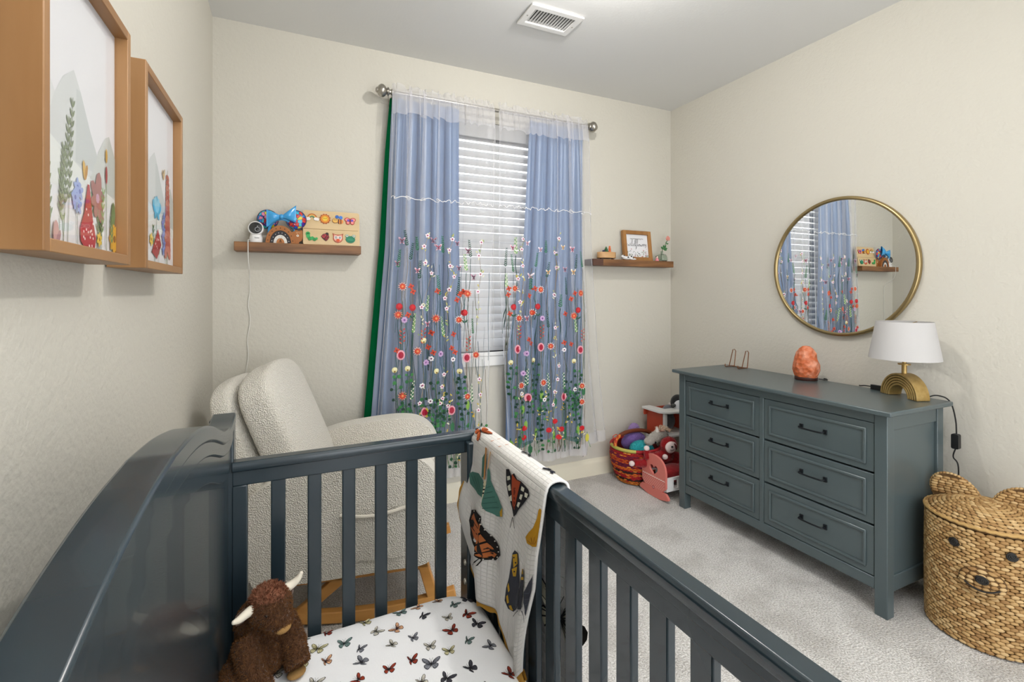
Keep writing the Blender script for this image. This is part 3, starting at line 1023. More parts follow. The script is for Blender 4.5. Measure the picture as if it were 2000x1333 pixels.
for x in (.93, 1.2, 1.47):
    for y in (2.893, 2.957):
        MB().tube([(x, y, 2.37), (x, y, .97)], .0012, 6).build('ladder_cord', cord_w, bd)

# ------------------------------------------------------------------ curtain rod
pewter_m = mat('pewter_metal', '#b0aca4', 0.3, 1.0)
RZ, RY = 2.47, 2.78
rod = thing('curtain_rod', 'pewter curtain rod with turned ball finials above the window', 'curtain rod', (1.18, RY, RZ))
MB().tube([(.50, RY, RZ), (1.865, RY, RZ)], .011, 16).build('rod_tube', pewter_m, rod)
for x, s in ((.50, -1), (1.865, 1)):
    M = Matrix.Translation((x, RY, RZ)) @ Matrix.Rotation(s * math.pi / 2, 4, 'Y')
    MB().lathe([(.012, -.03), (.019, -.028), (.019, -.018), (.013, -.014), (.013, -.006), (.022, -.002), (.024, .004), (.016, .01), (.028, .018), (.036, .03), (.036, .042), (.028, .054), (.017, .06), (.016, .066), (.009, .071), (0, .072)], 24, M=M).build('finial', pewter_m, rod)
for x in (.53, 1.83):
    b = MB()
    b.box(x - .012, x + .012, 2.872, 2.88, RZ - .05, RZ + .03)
    b.tube([(x, 2.874, RZ - .01), (x, 2.82, RZ - .012), (x, RY, RZ - .016)], .007, 10)
    b.tube([(x, RY + .016 * math.cos(a), RZ + .016 * math.sin(a)) for a in [math.pi * (.1 - 1.2 * k / 10) for k in range(11)]], .005, 8)
    b.build('bracket', pewter_m, rod)

# ------------------------------------------------------------------ curtains
sheer_m = fabric('white_sheer_voile', '#f4f3f6', 0.22, 0.5)
sheer2_m = fabric('white_sheer_hem', '#f4f3f6', 0.4, 0.5)
satin_m = fabric('blue_satin', '#6f89b0', 1.0, 0.15, sheen_col='#dfe8f5')
green_m = fabric('green_lining', '#06522e', 1.0, 0.1)
teal_m = fabric('teal_lining', '#2f6f6c', 1.0, 0.1)
thread_m = vcol('embroidery_thread', 0.55, 0.35)

def panel(xl, xr, ytab, ztop, zbot, freqs, amp, seed, over=.008, outer=None):
    """xl, xr: tables over z; returns fn(u, v, off)"""
    rg = random.Random(seed)
    ph = [rg.uniform(0, 6.28) for _ in freqs]
    def fold(u, v):
        s = 0
        wob = .02 * math.sin(v * 3 + seed)
        for (fr, wt), p in zip(freqs, ph):
            s += wt * math.sin(2 * math.pi * fr * (u + wob * u * (1 - u)) + p + .5 * math.sin(v * 2.2 + p))
        return s
    def z_of(u, v):
        zb = zbot(u)
        return ztop + (zb - ztop) * v
    def fn(u, v, off=0.0):
        z = z_of(u, v)
        a, c = interp(xl, -z), interp(xr, -z)
        k = interp([(0, .35), (.06, .6), (.25, 1.0), (1, 1.15)], v)
        fo = fold(u, v)
        wt_ = 1.0 if outer is None else .35 + .95 * max(0, min(1, ((.55 - u) if outer == 'L' else (u - .45)) / .35))
        x = a + (c - a) * u + wt_ * over * math.sin(2 * math.pi * freqs[0][0] * 1.0 * u + ph[0] + .9) * math.sin(math.pi * u) ** .35 * k
        x += wt_ * over * .6 * math.sin(2 * math.pi * freqs[1][0] * u + ph[1] + 1.2) * math.sin(math.pi * u) ** .35
        y = interp(ytab, -z) + amp * k * fo - off
        return Vector((x, y, z))
    return fn, z_of

# sheer panels (hang from the rod, in front)
SL, SLz = panel([(-2.48, .520), (-1.55, .505), (-.48, .425), (-.2, .41)], [(-2.48, 1.150), (-1.55, 1.128), (-.48, 1.09), (-.2, 1.085)],
                [(-2.48, 2.757), (-2.3, 2.738), (-.2, 2.728)], 2.458, lambda u: .235 + .02 * math.sin(u * 7), [(7.3, .6), (15.7, .3), (3.1, .4)], .018, 3, .024, 'L')
SR, SRz = panel([(-2.48, 1.182), (-1.55, 1.178), (-.48, 1.236), (-.2, 1.25)], [(-2.48, 1.842), (-1.6, 1.856), (-.8, 1.91), (-.29, 1.968)],
                [(-2.48, 2.757), (-2.3, 2.738), (-.2, 2.728)], 2.458, lambda u: interp([(0, .24), (.2, .225), (.4, .215), (.6, .235), (.78, .205), (.84, .29), (1, .295)], u) , [(6.7, .6), (16.3, .3), (3.4, .4)], .018, 8, .024, 'R')
# blue satin panels behind the sheers
BL, BLz = panel([(-2.45, .528), (-1.6, .49), (-.55, .405), (-.3, .39)], [(-2.45, .936), (-1.6, .938), (-.9, .955), (-.48, 1.05), (-.3, 1.07)],
                [(-2.48, 2.806), (-2.3, 2.812), (-.3, 2.806)], 2.45, lambda u: .33, [(5.2, .65), (9.7, .25), (2.3, .3)], .036, 21, .010)
BR, BRz = panel([(-2.45, 1.418), (-1.6, 1.368), (-.9, 1.25), (-.3, 1.236)], [(-2.45, 1.838), (-.3, 1.842)],
                [(-2.48, 2.806), (-2.3, 2.812), (-.3, 2.806)], 2.45, lambda u: interp([(0, .30), (.3, .345), (.7, .335), (1, .32)], u), [(4.8, .65), (10.1, .25), (2.1, .3)], .036, 33, .010)

def on_panel(fn, zof):
    # front-most layer of the gathered cloth, tabulated over (x, z)
    NZ, NX, NU = 44, 260, 700
    xa, xb, za, zb = fn(0, 1).x - .05, fn(1, 1).x + .05, .2, 1.75
    xa, xb = min(xa, fn(0, .3).x - .05), max(xb, fn(1, .3).x + .05)
    tab = []
    for j in range(NZ + 1):
        z = za + (zb - za) * j / NZ
        row = [9.0] * (NX + 1)
        prev = None
        for i in range(NU + 1):
            u = i / NU
            z0, z1 = zof(u, 0), zof(u, 1)
            p = fn(u, min(1, max(0, (z - z0) / (z1 - z0))))
            k = int(round((p.x - xa) / (xb - xa) * NX))
            for q in ((k,) if prev is None else range(min(k, prev), max(k, prev) + 1)):
                if 0 <= q <= NX: row[q] = min(row[q], p.y)
            prev = k
        last = next(r for r in row if r < 9)
        for q in range(NX + 1):
            if row[q] > 8: row[q] = last
            last = row[q]
        tab.append([min(row[max(0, q - 1):q + 2]) for q in range(NX + 1)])
    def f(x, z, h):
        fx = min(NX - .001, max(0, (x - xa) / (xb - xa) * NX)); fz = min(NZ - .001, max(0, (z - za) / (zb - za) * NZ))
        i, j = int(fx), int(fz); a, c = fx - i, fz - j
        y = (tab[j][i] * (1 - a) + tab[j][i + 1] * a) * (1 - c) + (tab[j + 1][i] * (1 - a) + tab[j + 1][i + 1] * a) * c
        return Vector((x, y - .0018 - h, z))
    return f

def build_sheer(fn, zof, label):
    t = thing('sheer_curtain', label, 'curtain', tuple(fn(.5, 1)), group='sheer curtains at the window')
    MB().grid(lambda u, v: fn(u, v), 220, 60).build('sheer_cloth', sheer_m, t, ang=80)
    # gathered rod pocket and ruffle above the rod
    def ruf(u, v):
        p = fn(u, 0)
        z = 2.456 + .058 * v
        a = .010 * math.sin(u * 150 + 2 * math.sin(u * 40)) + .006 * math.sin(u * 63)
        bow = .016 * math.sin(min(1, v * 1.5) * math.pi)
        zz = z + (.007 * math.sin(u * 90 + 1.3 * math.sin(u * 31)) + .006 * math.sin(u * 37)) * max(0, v - .5) * 2
        return Vector((p.x, 2.760 + a * (.25 + .75 * v) * (1 if v > .5 else .35) - bow * .6 + .012 * v, zz))
    MB().grid(ruf, 400, 8).build('ruffled_header', sheer2_m, t, ang=80)
    def band(u, v):
        p = fn(u, v * .052, .0035)
        p.z -= .008 * v * math.sin(u * 60 + 3 * math.sin(u * 17))
        p.y += .004 * math.sin(u * 140) * (1 - v)
        return p
    MB().grid(band, 300, 6).build('header_band', sheer2_m, t, ang=80)
    # gathered horizontal seam
    pts = []
    for i in range(241):
        u = i / 240
        z0, z1 = zof(u, 0), zof(u, 1)
        v = (1.858 + .006 * math.sin(u * 75) + .004 * math.sin(u * 170) - z0) / (z1 - z0)
        pts.append(fn(u, v, .003))
    MB().tube(pts, .0022, 5).build('gathered_seam', mat('white_thread', '#f2f1f2', 0.8), t, ang=80)
    e = []
    for side in (0.0, 1.0):
        MB().tube([fn(side, i / 60, .001) for i in range(61)], .002, 5).build('side_hem', sheer2_m, t, ang=80)
    def hem(u, v):
        return fn(u, 1 - .035 + .035 * v, .002)
    MB().grid(hem, 200, 2).build('bottom_hem', sheer2_m, t, ang=80)
    return t
shl = build_sheer(SL, SLz, 'embroidered white sheer curtain on the left half of the window')
shr = build_sheer(SR, SRz, 'embroidered white sheer curtain on the right half of the window')

tl = thing('satin_curtain', 'blue satin curtain with green edge behind the left sheer', 'curtain', tuple(BL(.5, 1)), group='blue curtains behind the sheers')
MB().grid(lambda u, v: BL(u, v), 150, 50).build('satin_cloth', satin_m, tl, ang=80)
def gl(u, v):
    p = BL(0, v)
    wdt = interp([(0, .012), (.15, .024), (.5, .034), (1, .04)], v)
    return Vector((p.x - wdt * (1 - u), p.y + .004 + .006 * (1 - u), p.z))
MB().grid(gl, 4, 40).build('green_lining_edge', green_m, tl, label='dark green lining strip', ang=80)
MB().grid(lambda u, v: BL(u * .045, v, .0015), 3, 60).build('white_edge_stitch', sheer2_m, tl, ang=80)
tr_ = thing('satin_curtain', 'blue satin curtain with teal hem behind the right sheer', 'curtain', tuple(BR(.5, 1)), group='blue curtains behind the sheers')
MB().grid(lambda u, v: BR(u, v), 150, 50).build('satin_cloth', satin_m, tr_, ang=80)
MB().grid(lambda u, v: BR(u, 1 - .012 + .018 * v * (1 + .5 * math.sin(u * 9)), -.004), 100, 2).build('teal_hem_lining', teal_m, tr_, label='teal lining hem', ang=80)

# ---- embroidery -------------------------------------------------------
GREENS = ['#1f5a34', '#2c6b3a', '#3f8a45', '#6fa84e', '#8fbf6a', '#17402c']
STEMS = ['#3d5560', '#33544a', '#4a6168', '#6b6a58', '#7b7268', '#2f4a44']
class Emb:
    def __init__(self, f, seed):
        self.b = MB(); self.f = f; self.r = random.Random(seed)
    def disc(self, x, z, r, col, h=.0, n=8, sq=1.0, a=0.0):
        P = [(x + (math.cos(t) * r * math.cos(a) - math.sin(t) * r * sq * math.sin(a)), z + (math.cos(t) * r * math.sin(a) + math.sin(t) * r * sq * math.cos(a))) for t in [2 * math.pi * k / n for k in range(n)]]
        pts = [self.f(p[0], p[1], h) for p in P]
        c = self.f(x, z, h + .0012)
        self.b.add([c] + pts, [(0, 1 + k, 1 + (k + 1) % n) for k in range(n)], 0, H(col))
    def stroke(self, P, wd, col, h=.0):
        n = len(P)
        vs = []
        for i, (x, z) in enumerate(P):
            x1, z1 = P[min(i + 1, n - 1)]; x0, z0 = P[max(i - 1, 0)]
            dx, dz = x1 - x0, z1 - z0
            l = math.hypot(dx, dz) + 1e-9
            nx, nz = -dz / l * wd / 2, dx / l * wd / 2
            vs += [self.f(x + nx, z + nz, h), self.f(x - nx, z - nz, h)]
        self.b.add(vs, [(2*i, 2*i + 1, 2*i + 3, 2*i + 2) for i in range(n - 1)], 0, H(col))
    def stem(self, x, z, zb, col=None, wd=.0034, lean=None):
        r = self.r
        lean = r.uniform(-.02, .02) if lean is None else lean
        a, p = r.uniform(.002, .008), r.uniform(0, 6)
        zb = max(zb, .27)
        n = max(3, int((z - zb) / .03))
        P = []
        for i in range(n + 1):
            t = i / n
            P.append((x + lean * t + a * math.sin(t * 7 + p) * min(1, t * 4), z + (zb - z) * t))
        self.stroke(P, wd, col or r.choice(STEMS))
        return P
    def leaf(self, x, z, a, L, col, h=.001):
        self.disc(x + math.cos(a) * L / 2, z + math.sin(a) * L / 2, L / 2, col, h, 6, .42, a)
    def spike(self, x, z, L, kind=0):
        r = self.r
        n = max(4, int(L / .011))
        cs = [('#23633a', '#2f7d45'), ('#78b455', '#d8e3b0'), ('#1a3f2d', '#2b5a41'), ('#e5ecd0', '#2f7d45')][kind]
        lean = r.uniform(-.018, .018)
        for i in range(n):
            t = i / n
            zz = z - L * t; xx = x + lean * t
            k = .011 + .006 * t
            self.leaf(xx, zz, math.radians(50), k, cs[i % 2])
            self.leaf(xx, zz, math.radians(130), k, cs[(i + 1) % 2])
        return x + lean, z - L
    def petals(self, x, z, R, col, center, n=5, r=None, ring=None):
        r = r or R * .55
        if ring: self.disc(x, z, R * 1.15, ring, .0008, 10)
        for k in range(n):
            a = 2 * math.pi * k / n + .3
            self.disc(x + math.cos(a) * R * .55, z + math.sin(a) * R * .55, r, col, .0014, 6, .75, a)
        self.disc(x, z, R * .38, center, .0024, 6)
    def daisy(self, x, z, R, inner, ray, center):
        for k in range(11):
            a = 2 * math.pi * k / 11
            self.leaf(x + math.cos(a) * R * .45, z + math.sin(a) * R * .45, a, R * .62, ray, .001)
        self.disc(x, z, R * .68, inner, .0022, 9)
        self.disc(x, z, R * .3, center, .0034, 6)
    def butterfly(self, x, z, R, c1, c2):
        for s in (1, -1):
            self.leaf(x, z, math.radians(90 - s * 42), R * 1.5, c2, .001)
            self.leaf(x, z, math.radians(-90 + s * 40), R * 1.0, c2, .001)
            self.leaf(x, z, math.radians(90 - s * 42), R * 1.0, c1, .002)
            self.leaf(x, z, math.radians(-90 + s * 40), R * .65, c1, .002)
        self.stroke([(x, z + R * .6), (x, z - R * .6)], .003, '#3a2a2e', .003)
    def vine(self, x, z, L, dark=False):
        P = self.stem(x, z, z - L, '#2b5a3c', .0036)
        r = self.r
        for i, (px, pz) in enumerate(P):
            if i * 1.0 / len(P) > .85: break
            for s in (1, -1):
                if r.random() < .8:
                    a = math.radians(90 - s * r.uniform(50, 80))
                    L2 = r.uniform(.012, .03)
                    ex, ez = px + math.cos(a) * L2, pz + math.sin(a) * L2
                    self.stroke([(px, pz), (ex, ez)], .0022, '#2b5a3c', .0006)
                    self.disc(ex, ez, r.uniform(.0075, .0115), r.choice(['#1d4f30', '#2a6a3c', '#3f8247', '#173c2b']), .0015, 7)
    def branch(self, pts, down=.18):
        """beige twig with small pink-white blossoms"""
        pts = sorted(pts, key=lambda p: -p[1])
        x, z = pts[-1]
        P = [(a + .004, c) for a, c in pts] + [(x + .006, z - down * .5), (x - .004, max(.27, z - down))]
        self.stroke(P, .0032, '#9a8f80', .0004)
        for a, c in P:
            for _ in range(3):
                an = self.r.uniform(.3, 2.8)
                self.leaf(a + self.r.uniform(-.01, .01), c + self.r.uniform(-.03, .03), an, self.r.uniform(.014, .022), self.r.choice(['#d9d7a8', '#b9b56a', '#e3e0c8', '#c9b34e', '#8aa36a']))
        for a, c in pts:
            self.petals(a, c, .0135, '#f1e3ea', '#a0325c', 5)

def embroider(f, parent, seed, data, xr, yplane=2.738):
    e = Emb(f, seed)
    W = lambda p: (at_y(p[0], p[1], yplane).x, at_y(p[0], p[1], yplane).z)
    r = e.r
    # background stems: long thin lines down to the hem
    for i in range(58):
        t = (i + r.uniform(.1, .9)) / 58
        zt = r.uniform(.45, 1.5)
        x0 = xr(zt)[0] + t * (xr(zt)[1] - xr(zt)[0])
        e.stem(x0, zt, zt - r.uniform(.35, .7), lean=r.uniform(-.015, .015), wd=.0028)
    for i in range(34):
        t = (i + r.uniform(.1, .9)) / 34
        zt = r.uniform(.32, .72)
        x0 = xr(zt)[0] + t * (xr(zt)[1] - xr(zt)[0])
        k = r.random()
        if k < .4: e.vine(x0, zt, r.uniform(.1, .2))
        elif k < .7:
            e.stem(x0, zt, zt - .25, '#3f7a44'); e.leaf(x0, zt - .07, math.radians(88), .06, r.choice(['#86b04c', '#35704a', '#c9c24a']), .001)
        else:
            e.stem(x0, zt, zt - .22, '#6a705a')
            for _ in range(4): e.leaf(x0 + r.uniform(-.012, .012), zt - r.uniform(-.01, .05), r.uniform(0, 3.1), .018, r.choice(['#d8c24a', '#e6e0b0', '#c9a23c']), .0015)
    for key, lst in data.items():
        for p in lst:
            if key == 'branch':
                e.branch([W(q) for q in p]); continue
            x, z = W(p)
            if key == 'spike':
                ex, ez = e.spike(x, z, r.uniform(.08, .12), r.choice((0, 0, 1, 2)))
                e.stem(ex, ez, ez - r.uniform(.2, .45))
            elif key == 'wspike':
                ex, ez = e.spike(x, z, .11, 3); e.stem(ex, ez, ez - .2, '#2f6a3c')
            elif key == 'butterfly':
                e.butterfly(x, z, r.uniform(.016, .021), *r.choice([('#c98fa0', '#f3e8ee'), ('#a8506a', '#e6c9d4'), ('#d1a15c', '#efe4d2'), ('#6a4358', '#c9a5b5')]))
            elif key == 'poppy':
                e.stem(x, z, z - .45)
                e.disc(x, z, .020, '#b3222c', .002, 10); e.disc(x + .002, z + .003, .012, '#cc3036', .0048, 8)
                for s in (1, -1): e.leaf(x, z - .06, math.radians(90 - s * 50), .026, '#2f5a44')
            elif key == 'daisy':
                e.stem(x, z, z - r.uniform(.25, .5))
                e.daisy(x, z, .0245, '#c9472f', r.choice(['#f0d9d2', '#e58a6e', '#e9b9a8']), '#e5935c')
            elif key == 'orange':
                e.stem(x, z, z - .2)
                e.petals(x, z, .017, '#c94f38', '#8c2f2a', 4)
            elif key == 'fuchsia':
                e.stem(x, z, z - .4)
                e.disc(x, z, .024, '#e6a3b0', .0008, 11, 1.2); e.disc(x, z, .0155, '#a8203c', .0042, 9, 1.25)
            elif key == 'redspike':
                e.stem(x, z, z - .4, '#4b6153')
                for k in range(8):
                    e.leaf(x + (-1) ** k * .004, z - .011 * k, math.radians(90 - (-1) ** k * 45), .017, ('#c23c33', '#d4603c', '#a82a34')[k % 3], .0015)
            elif key == 'yellow':
                e.stem(x, z, z - .35)
                e.disc(x, z, .0165, '#dfd9a0', .001, 8); e.disc(x + .005, z + .004, .011, '#ece7bd', .002, 7); e.disc(x, z - .009, .006, '#8a6a2c', .003, 6)
            elif key == 'lav':
                e.stem(x, z, z - .25)
                e.petals(x, z, .0175, '#c7a6cf', '#7e4c8e', 7)
            elif key == 'white':
                e.petals(x, z, .0145, '#f0ecef', '#6f3a5c', 6); e.stem(x, z, z - .18)
            elif key == 'vine':
                e.vine(x, z, r.uniform(.2, .28))
            elif key == 'red':
                e.stem(x, z, z - .15, '#7a5a4a')
                e.disc(x, z, .020, '#c8202a', .002, 10, .85)
    o = e.b.build('embroidery', thread_m, parent, kind='stuff', smooth=False)
    return o

LEFT = dict(
    butterfly=[(783.6, 472), (845.5, 471), (854, 485), (892.5, 477), (814, 530), (896, 525), (774.5, 516), (834, 634), (912, 492), (923, 543)],
    branch=[[(833.6, 461), (827, 482), (829, 514), (842, 534), (822, 600)], [(882.6, 468), (877, 489), (878.5, 520), (886, 541), (876.5, 566), (868, 583), (871.5, 603)],
            [(824, 752), (818, 787)], [(866, 731), (862, 755), (863, 778), (858, 787), (874, 792)], [(939, 474), (934, 500), (937, 536), (932, 570)], [(934, 740), (936, 770), (932, 800)]],
    spike=[(789, 453), (779.5, 491), (805, 478), (812.5, 466), (862, 465), (820, 512), (852, 541), (896.6, 544), (835.6, 580), (809, 615), (860, 621), (906, 500), (914, 472), (920, 625)],
    wspike=[(806.5, 746), (919, 753)],
    daisy=[(784.5, 560), (776, 615), (849, 622), (895.5, 625), (814, 686), (928, 693), (784, 772), (910, 773), (911, 574)],
    orange=[(801, 560), (805, 570), (852, 569), (898, 575), (904, 570), (892, 586), (841, 650), (885, 653), (835, 678), (844, 688), (888, 688), (773, 684), (795, 615), (881, 680)],
    poppy=[(778, 599), (804, 601), (905, 611)],
    lav=[(788, 625), (831, 708), (859, 691)],
    redspike=[(784, 645), (825.5, 645), (912, 660)],
    yellow=[(826, 665), (769, 722), (794, 719), (850, 724), (896, 725)],
    fuchsia=[(781, 693), (828, 805), (881, 801), (909, 698)],
    white=[(884, 702), (840, 700), (822, 753), (838, 782)],
    vine=[(772, 738), (797, 734), (848, 750), (898, 740), (905, 810), (790, 790)])
RIGHT = dict(
    butterfly=[(1000, 486), (1031, 476), (1054, 489), (1097, 485), (1115, 489), (1068, 533), (1036, 540), (1101, 528), (1117, 533), (1026, 623)],
    branch=[[(1019, 468), (1016, 488), (1018, 520)], [(1089, 467), (1083, 494), (1086, 523), (1079, 576), (1081, 640)], [(1088, 714), (1085, 740), (1081, 765), (1078, 790)], [(1010, 545), (1014, 590)]],
    spike=[(1006, 467), (988, 487), (997, 500), (1064, 473), (1048, 497), (1124, 500), (1133, 494), (1070, 515), (1093, 578), (1065, 610), (1120, 625), (1037, 538), (987, 537), (1102, 545)],
    wspike=[(1067, 731), (1027, 722), (1098, 730)],
    daisy=[(1004, 564), (1054, 566), (1132, 573), (1039, 611), (1118, 617), (1012, 622), (1073, 676), (1016, 753), (1059, 747), (1133, 753), (1133, 784)],
    orange=[(992, 564), (1043, 564), (1120, 573), (1034, 578), (991, 576), (1030, 663), (1036, 671), (1099, 669), (1113, 672), (994, 613), (1101, 613), (1113, 584)],
    poppy=[(1001, 600), (1048, 599), (1126, 606)],
    lav=[(1057, 622), (1025, 690), (1020, 729)],
    redspike=[(1012, 640), (1056, 638), (1135, 645)],
    yellow=[(1041, 704), (1118, 705), (996, 708)],
    fuchsia=[(1009, 682), (1054, 678), (1130, 683), (1028, 776), (1098, 774)],
    white=[(1081, 577), (1061, 780), (1099, 683), (1017, 769), (1120, 760)],
    vine=[(1001, 722), (1045, 714), (1126, 726), (1010, 780), (1052, 772), (1105, 760), (1122, 775)],
    red=[(1081, 822), (1069, 839), (1092, 836), (1088, 852), (1022, 836), (1021, 854), (1133, 835)])
embroider(on_panel(SL, SLz), shl, 5, LEFT, lambda z: (interp([(-1.7, .56), (-.25, .53)], -z), interp([(-1.7, 1.12), (-.25, 1.075)], -z)))
embroider(on_panel(SR, SRz), shr, 6, RIGHT, lambda z: (interp([(-1.7, 1.2), (-.25, 1.255)], -z), interp([(-1.7, 1.80), (-.25, 1.815)], -z)))
# ------------------------------------------------------------------ framed prints on the left wall
oak_m = wood('oak_frame_wood', '#8b6239', '#a67d52', 'Z', 10, 0.42)
paper_m = mat('print_paper', '#e3e3e6', 0.6)
gl_m = bpy.data.materials.new('picture_glass'); gl_m.use_nodes = True
_n, _l = gl_m.node_tree.nodes, gl_m.node_tree.links
_n.remove(_n['Principled BSDF'])
_t, _g, _x = _n.new('ShaderNodeBsdfTransparent'), _n.new('ShaderNodeBsdfGlossy'), _n.new('ShaderNodeMixShader')
_x.inputs[0].default_value = .10
_g.inputs['Roughness'].default_value = 0.02
_l.new(_t.outputs[0], _x.inputs[1]); _l.new(_g.outputs[0], _x.inputs[2]); _l.new(_x.outputs[0], _n['Material Output'].inputs['Surface'])
art_m = vcol('print_ink', 0.65, 0.25)

class Art:
    """flat printed shapes on a plane; fn(a, b, h)"""
    def __init__(self, fn): self.b = MB(); self.f = fn; self.k = 0
    def poly(self, P, col, h=None):
        self.k += 1
        self.b.poly(P, self.f, (.0002 + self.k * .000008) if h is None else h, H(col))
    def disc(self, x, y, r, col, n=10, sq=1.0, a=0.0):
        self.poly([(x + math.cos(t) * r * math.cos(a) - math.sin(t) * r * sq * math.sin(a), y + math.cos(t) * r * math.sin(a) + math.sin(t) * r * sq * math.cos(a)) for t in [2 * math.pi * k / n for k in range(n)]], col)
    def line(self, P, wd, col):
        for (x0, y0), (x1, y1) in zip(P, P[1:]):
            l = math.hypot(x1 - x0, y1 - y0) + 1e-9
            nx, ny = -(y1 - y0) / l * wd / 2, (x1 - x0) / l * wd / 2
            self.poly([(x0 + nx, y0 + ny), (x0 - nx, y0 - ny), (x1 - nx, y1 - ny), (x1 + nx, y1 + ny)], col)
    def leaf(self, x, y, a, L, col, sq=.38):
        self.disc(x + math.cos(a) * L / 2, y + math.sin(a) * L / 2, L / 2, col, 8, sq, a)
    def sprig(self, x, y, L, col, n=9, lean=0.0):
        self.line([(x, y), (x + lean * .5, y + L * .55), (x + lean, y + L)], .0016, col)
        for i in range(n):
            t = .3 + .7 * i / n
            for s in (1, -1):
                self.leaf(x + lean * t, y + L * t, math.radians(90 - s * 32), .016, col, .3)
    def flower(self, x, y, R, col, c2, n=6):
        for k in range(n):
            self.leaf(x, y, 2 * math.pi * k / n + .4, R, col, .6)
        self.disc(x, y, R * .25, c2, 8)

FZ0, FZ1, FXF, FXB = 1.372, 1.843, -.300, XL + .003
PXP = -.3215
def picture(y0, y1, label, art, seed):
    t = thing('picture_frame', label, 'picture', (FXB, (y0 + y1) / 2, FZ0), group='framed prints on the left wall')
    w_ = .019
    for nm, (a, c, d, e) in (('frame_side', (y0, y0 + w_, FZ0, FZ1)), ('frame_side', (y1 - w_, y1, FZ0, FZ1)), ('frame_bottom', (y0 + w_, y1 - w_, FZ0, FZ0 + w_)), ('frame_top', (y0 + w_, y1 - w_, FZ1 - w_, FZ1))):
        box_part(nm, oak_m if nm == 'frame_side' else wood('oak_frame_wood_across', '#8b6239', '#a67d52', 'Y', 10, .42), t, FXB, FXF, a, c, d, e, bevel=.0015)
    box_part('print', paper_m, t, PXP - .004, PXP, y0 + w_, y1 - w_, FZ0 + w_, FZ1 - w_, bevel=0)
    px = PXP + .0003
    A = Art(lambda a, c, h: (px + h, a, c))
    art(A, y0 + w_, y1 - w_, FZ0 + w_, FZ1 - w_, random.Random(seed))
    A.b.build('printed_artwork', art_m, t, smooth=False)
    box_part('glass', gl_m, t, px + .0025, px + .0035, y0 + w_, y1 - w_, FZ0 + w_, FZ1 - w_, bevel=0)

DYS = [0.0]
def mountains(A, y0, y1, z0, z1):
    W, Hh = y1 - y0, z1 - z0
    q = lambda pts, c: A.poly([(y0 + a * W, z0 + d * Hh) for a, d in pts], c)
    q([(.0, .40), (.0, .66), (.06, .69), (.14, .58), (.22, .52), (.30, .40)], '#d9dbdb')
    q([(.12, .36), (.2, .5), (.30, .60), (.42, .66), (.50, .60), (.62, .48), (.74, .38), (.86, .32), (.5, .28)], '#d0d3d3')
    q([(.44, .32), (.45, .6), (.50, .60), (.62, .48), (.74, .38), (.84, .32)], '#c5caca')
    q([(.62, .28), (.74, .42), (.84, .50), (.90, .52), (1.0, .44), (1.0, .24)], '#c9cdca')
    q([(.86, .26), (.88, .48), (.90, .52), (1.0, .44), (1.0, .26)], '#bcc3bf')
    q([(.0, .40), (.3, .34), (.6, .29), (1.0, .25), (1.0, .2), (0, .2)], '#dfe2df')
def art_meadow(A, y0, y1, z0, z1, r):
    mountains(A, y0, y1, z0, z1)
    for _ in range(8):
        A.sprig(r.uniform(y0 + .02, y1 - .02), z0 + .002, r.uniform(.05, .12), r.choice(['#8a9a78', '#9fae8c', '#6d8a64']), 5, r.uniform(-.02, .02))
    X = lambda u, v: (at_x(u, v, PXP).y + DYS[0], at_x(u, v, PXP).z)
    for u, v, L in ((122, 460, .20), (130, 462, .235), (112, 462, .15)):
        y, z = X(u, v); A.sprig(y, z0 + .004, L, '#7f8b70', 10, .02)
    for u, v in ((149, 365), (147, 380), (153, 374), (146, 394), (150, 402), (144, 385)):
        y, z = X(u, v); A.flower(y, z, .016, '#9eaedb', '#6c79b8', 5)
    y, z = X(147, 395); A.line([(y, z), (y + .004, z0)], .002, '#7c8f7a')
    y, z = X(163, 352); A.leaf(y, z, math.radians(100), .034, '#d3ad62'); A.leaf(y, z, math.radians(70), .03, '#c08f48')
    y, z = X(188, 388)
    for a, L in ((80, .05), (20, .036), (140, .04), (-60, .05), (-110, .038), (200, .034)):
        A.leaf(y, z, math.radians(a), L, '#a5716e', .6)
    A.disc(y, z, .009, '#c8a0b8', 8); A.line([(y, z - .02), (y + .006, z0)], .0022, '#8a9a74')
    # pointed red spotted mushroom
    y, z = X(170, 440)
    A.poly([(y - .034, z - .03), (y - .036, z - .008), (y - .018, z + .02), (y - .004, z + .07), (y + .004, z + .07), (y + .018, z + .015), (y + .034, z - .02), (y + .028, z - .04), (y, z - .05)], '#b23c46')
    for _ in range(22):
        a, c = r.uniform(-.024, .022), r.uniform(-.036, .04)
        if abs(a) < .026 - max(0, c) * .45: A.disc(y + a, z + c, .0026, '#f0dcd8', 6)
    A.poly([(y - .006, z - .05), (y + .006, z - .05), (y + .009, z0 + .003), (y - .009, z0 + .003)], '#a79a8c')
    y, z = X(205, 330); A.line([(y, z), (y, z0)], .0026, '#6f8a5c'); A.leaf(y, z - .03, math.radians(90), .036, '#a3424a', .3); A.leaf(y, z + .01, math.radians(90), .028, '#caa04a', .4)
    y, z = X(218, 415); A.leaf(y, z - .03, math.radians(88), .05, '#6b8558', .45); A.line([(y, z), (y - .014, z0)], .002, '#6b8558')
    y, z = X(222, 468); A.flower(y - .004, z, .03, '#dba834', '#8a5a20', 9); A.sprig(y - .02, z0, .07, '#6d8a58', 5)
    y, z = X(191, 468); A.flower(y, z, .014, '#e0bf54', '#a8842c', 6); A.sprig(y + .01, z0, .12, '#8aa070', 6, .01)
    y, z = X(105, 455); A.leaf(y, z - .02, math.radians(90), .04, '#c9a1a0', .5); A.leaf(y, z - .02, math.radians(60), .03, '#b08a90', .4)
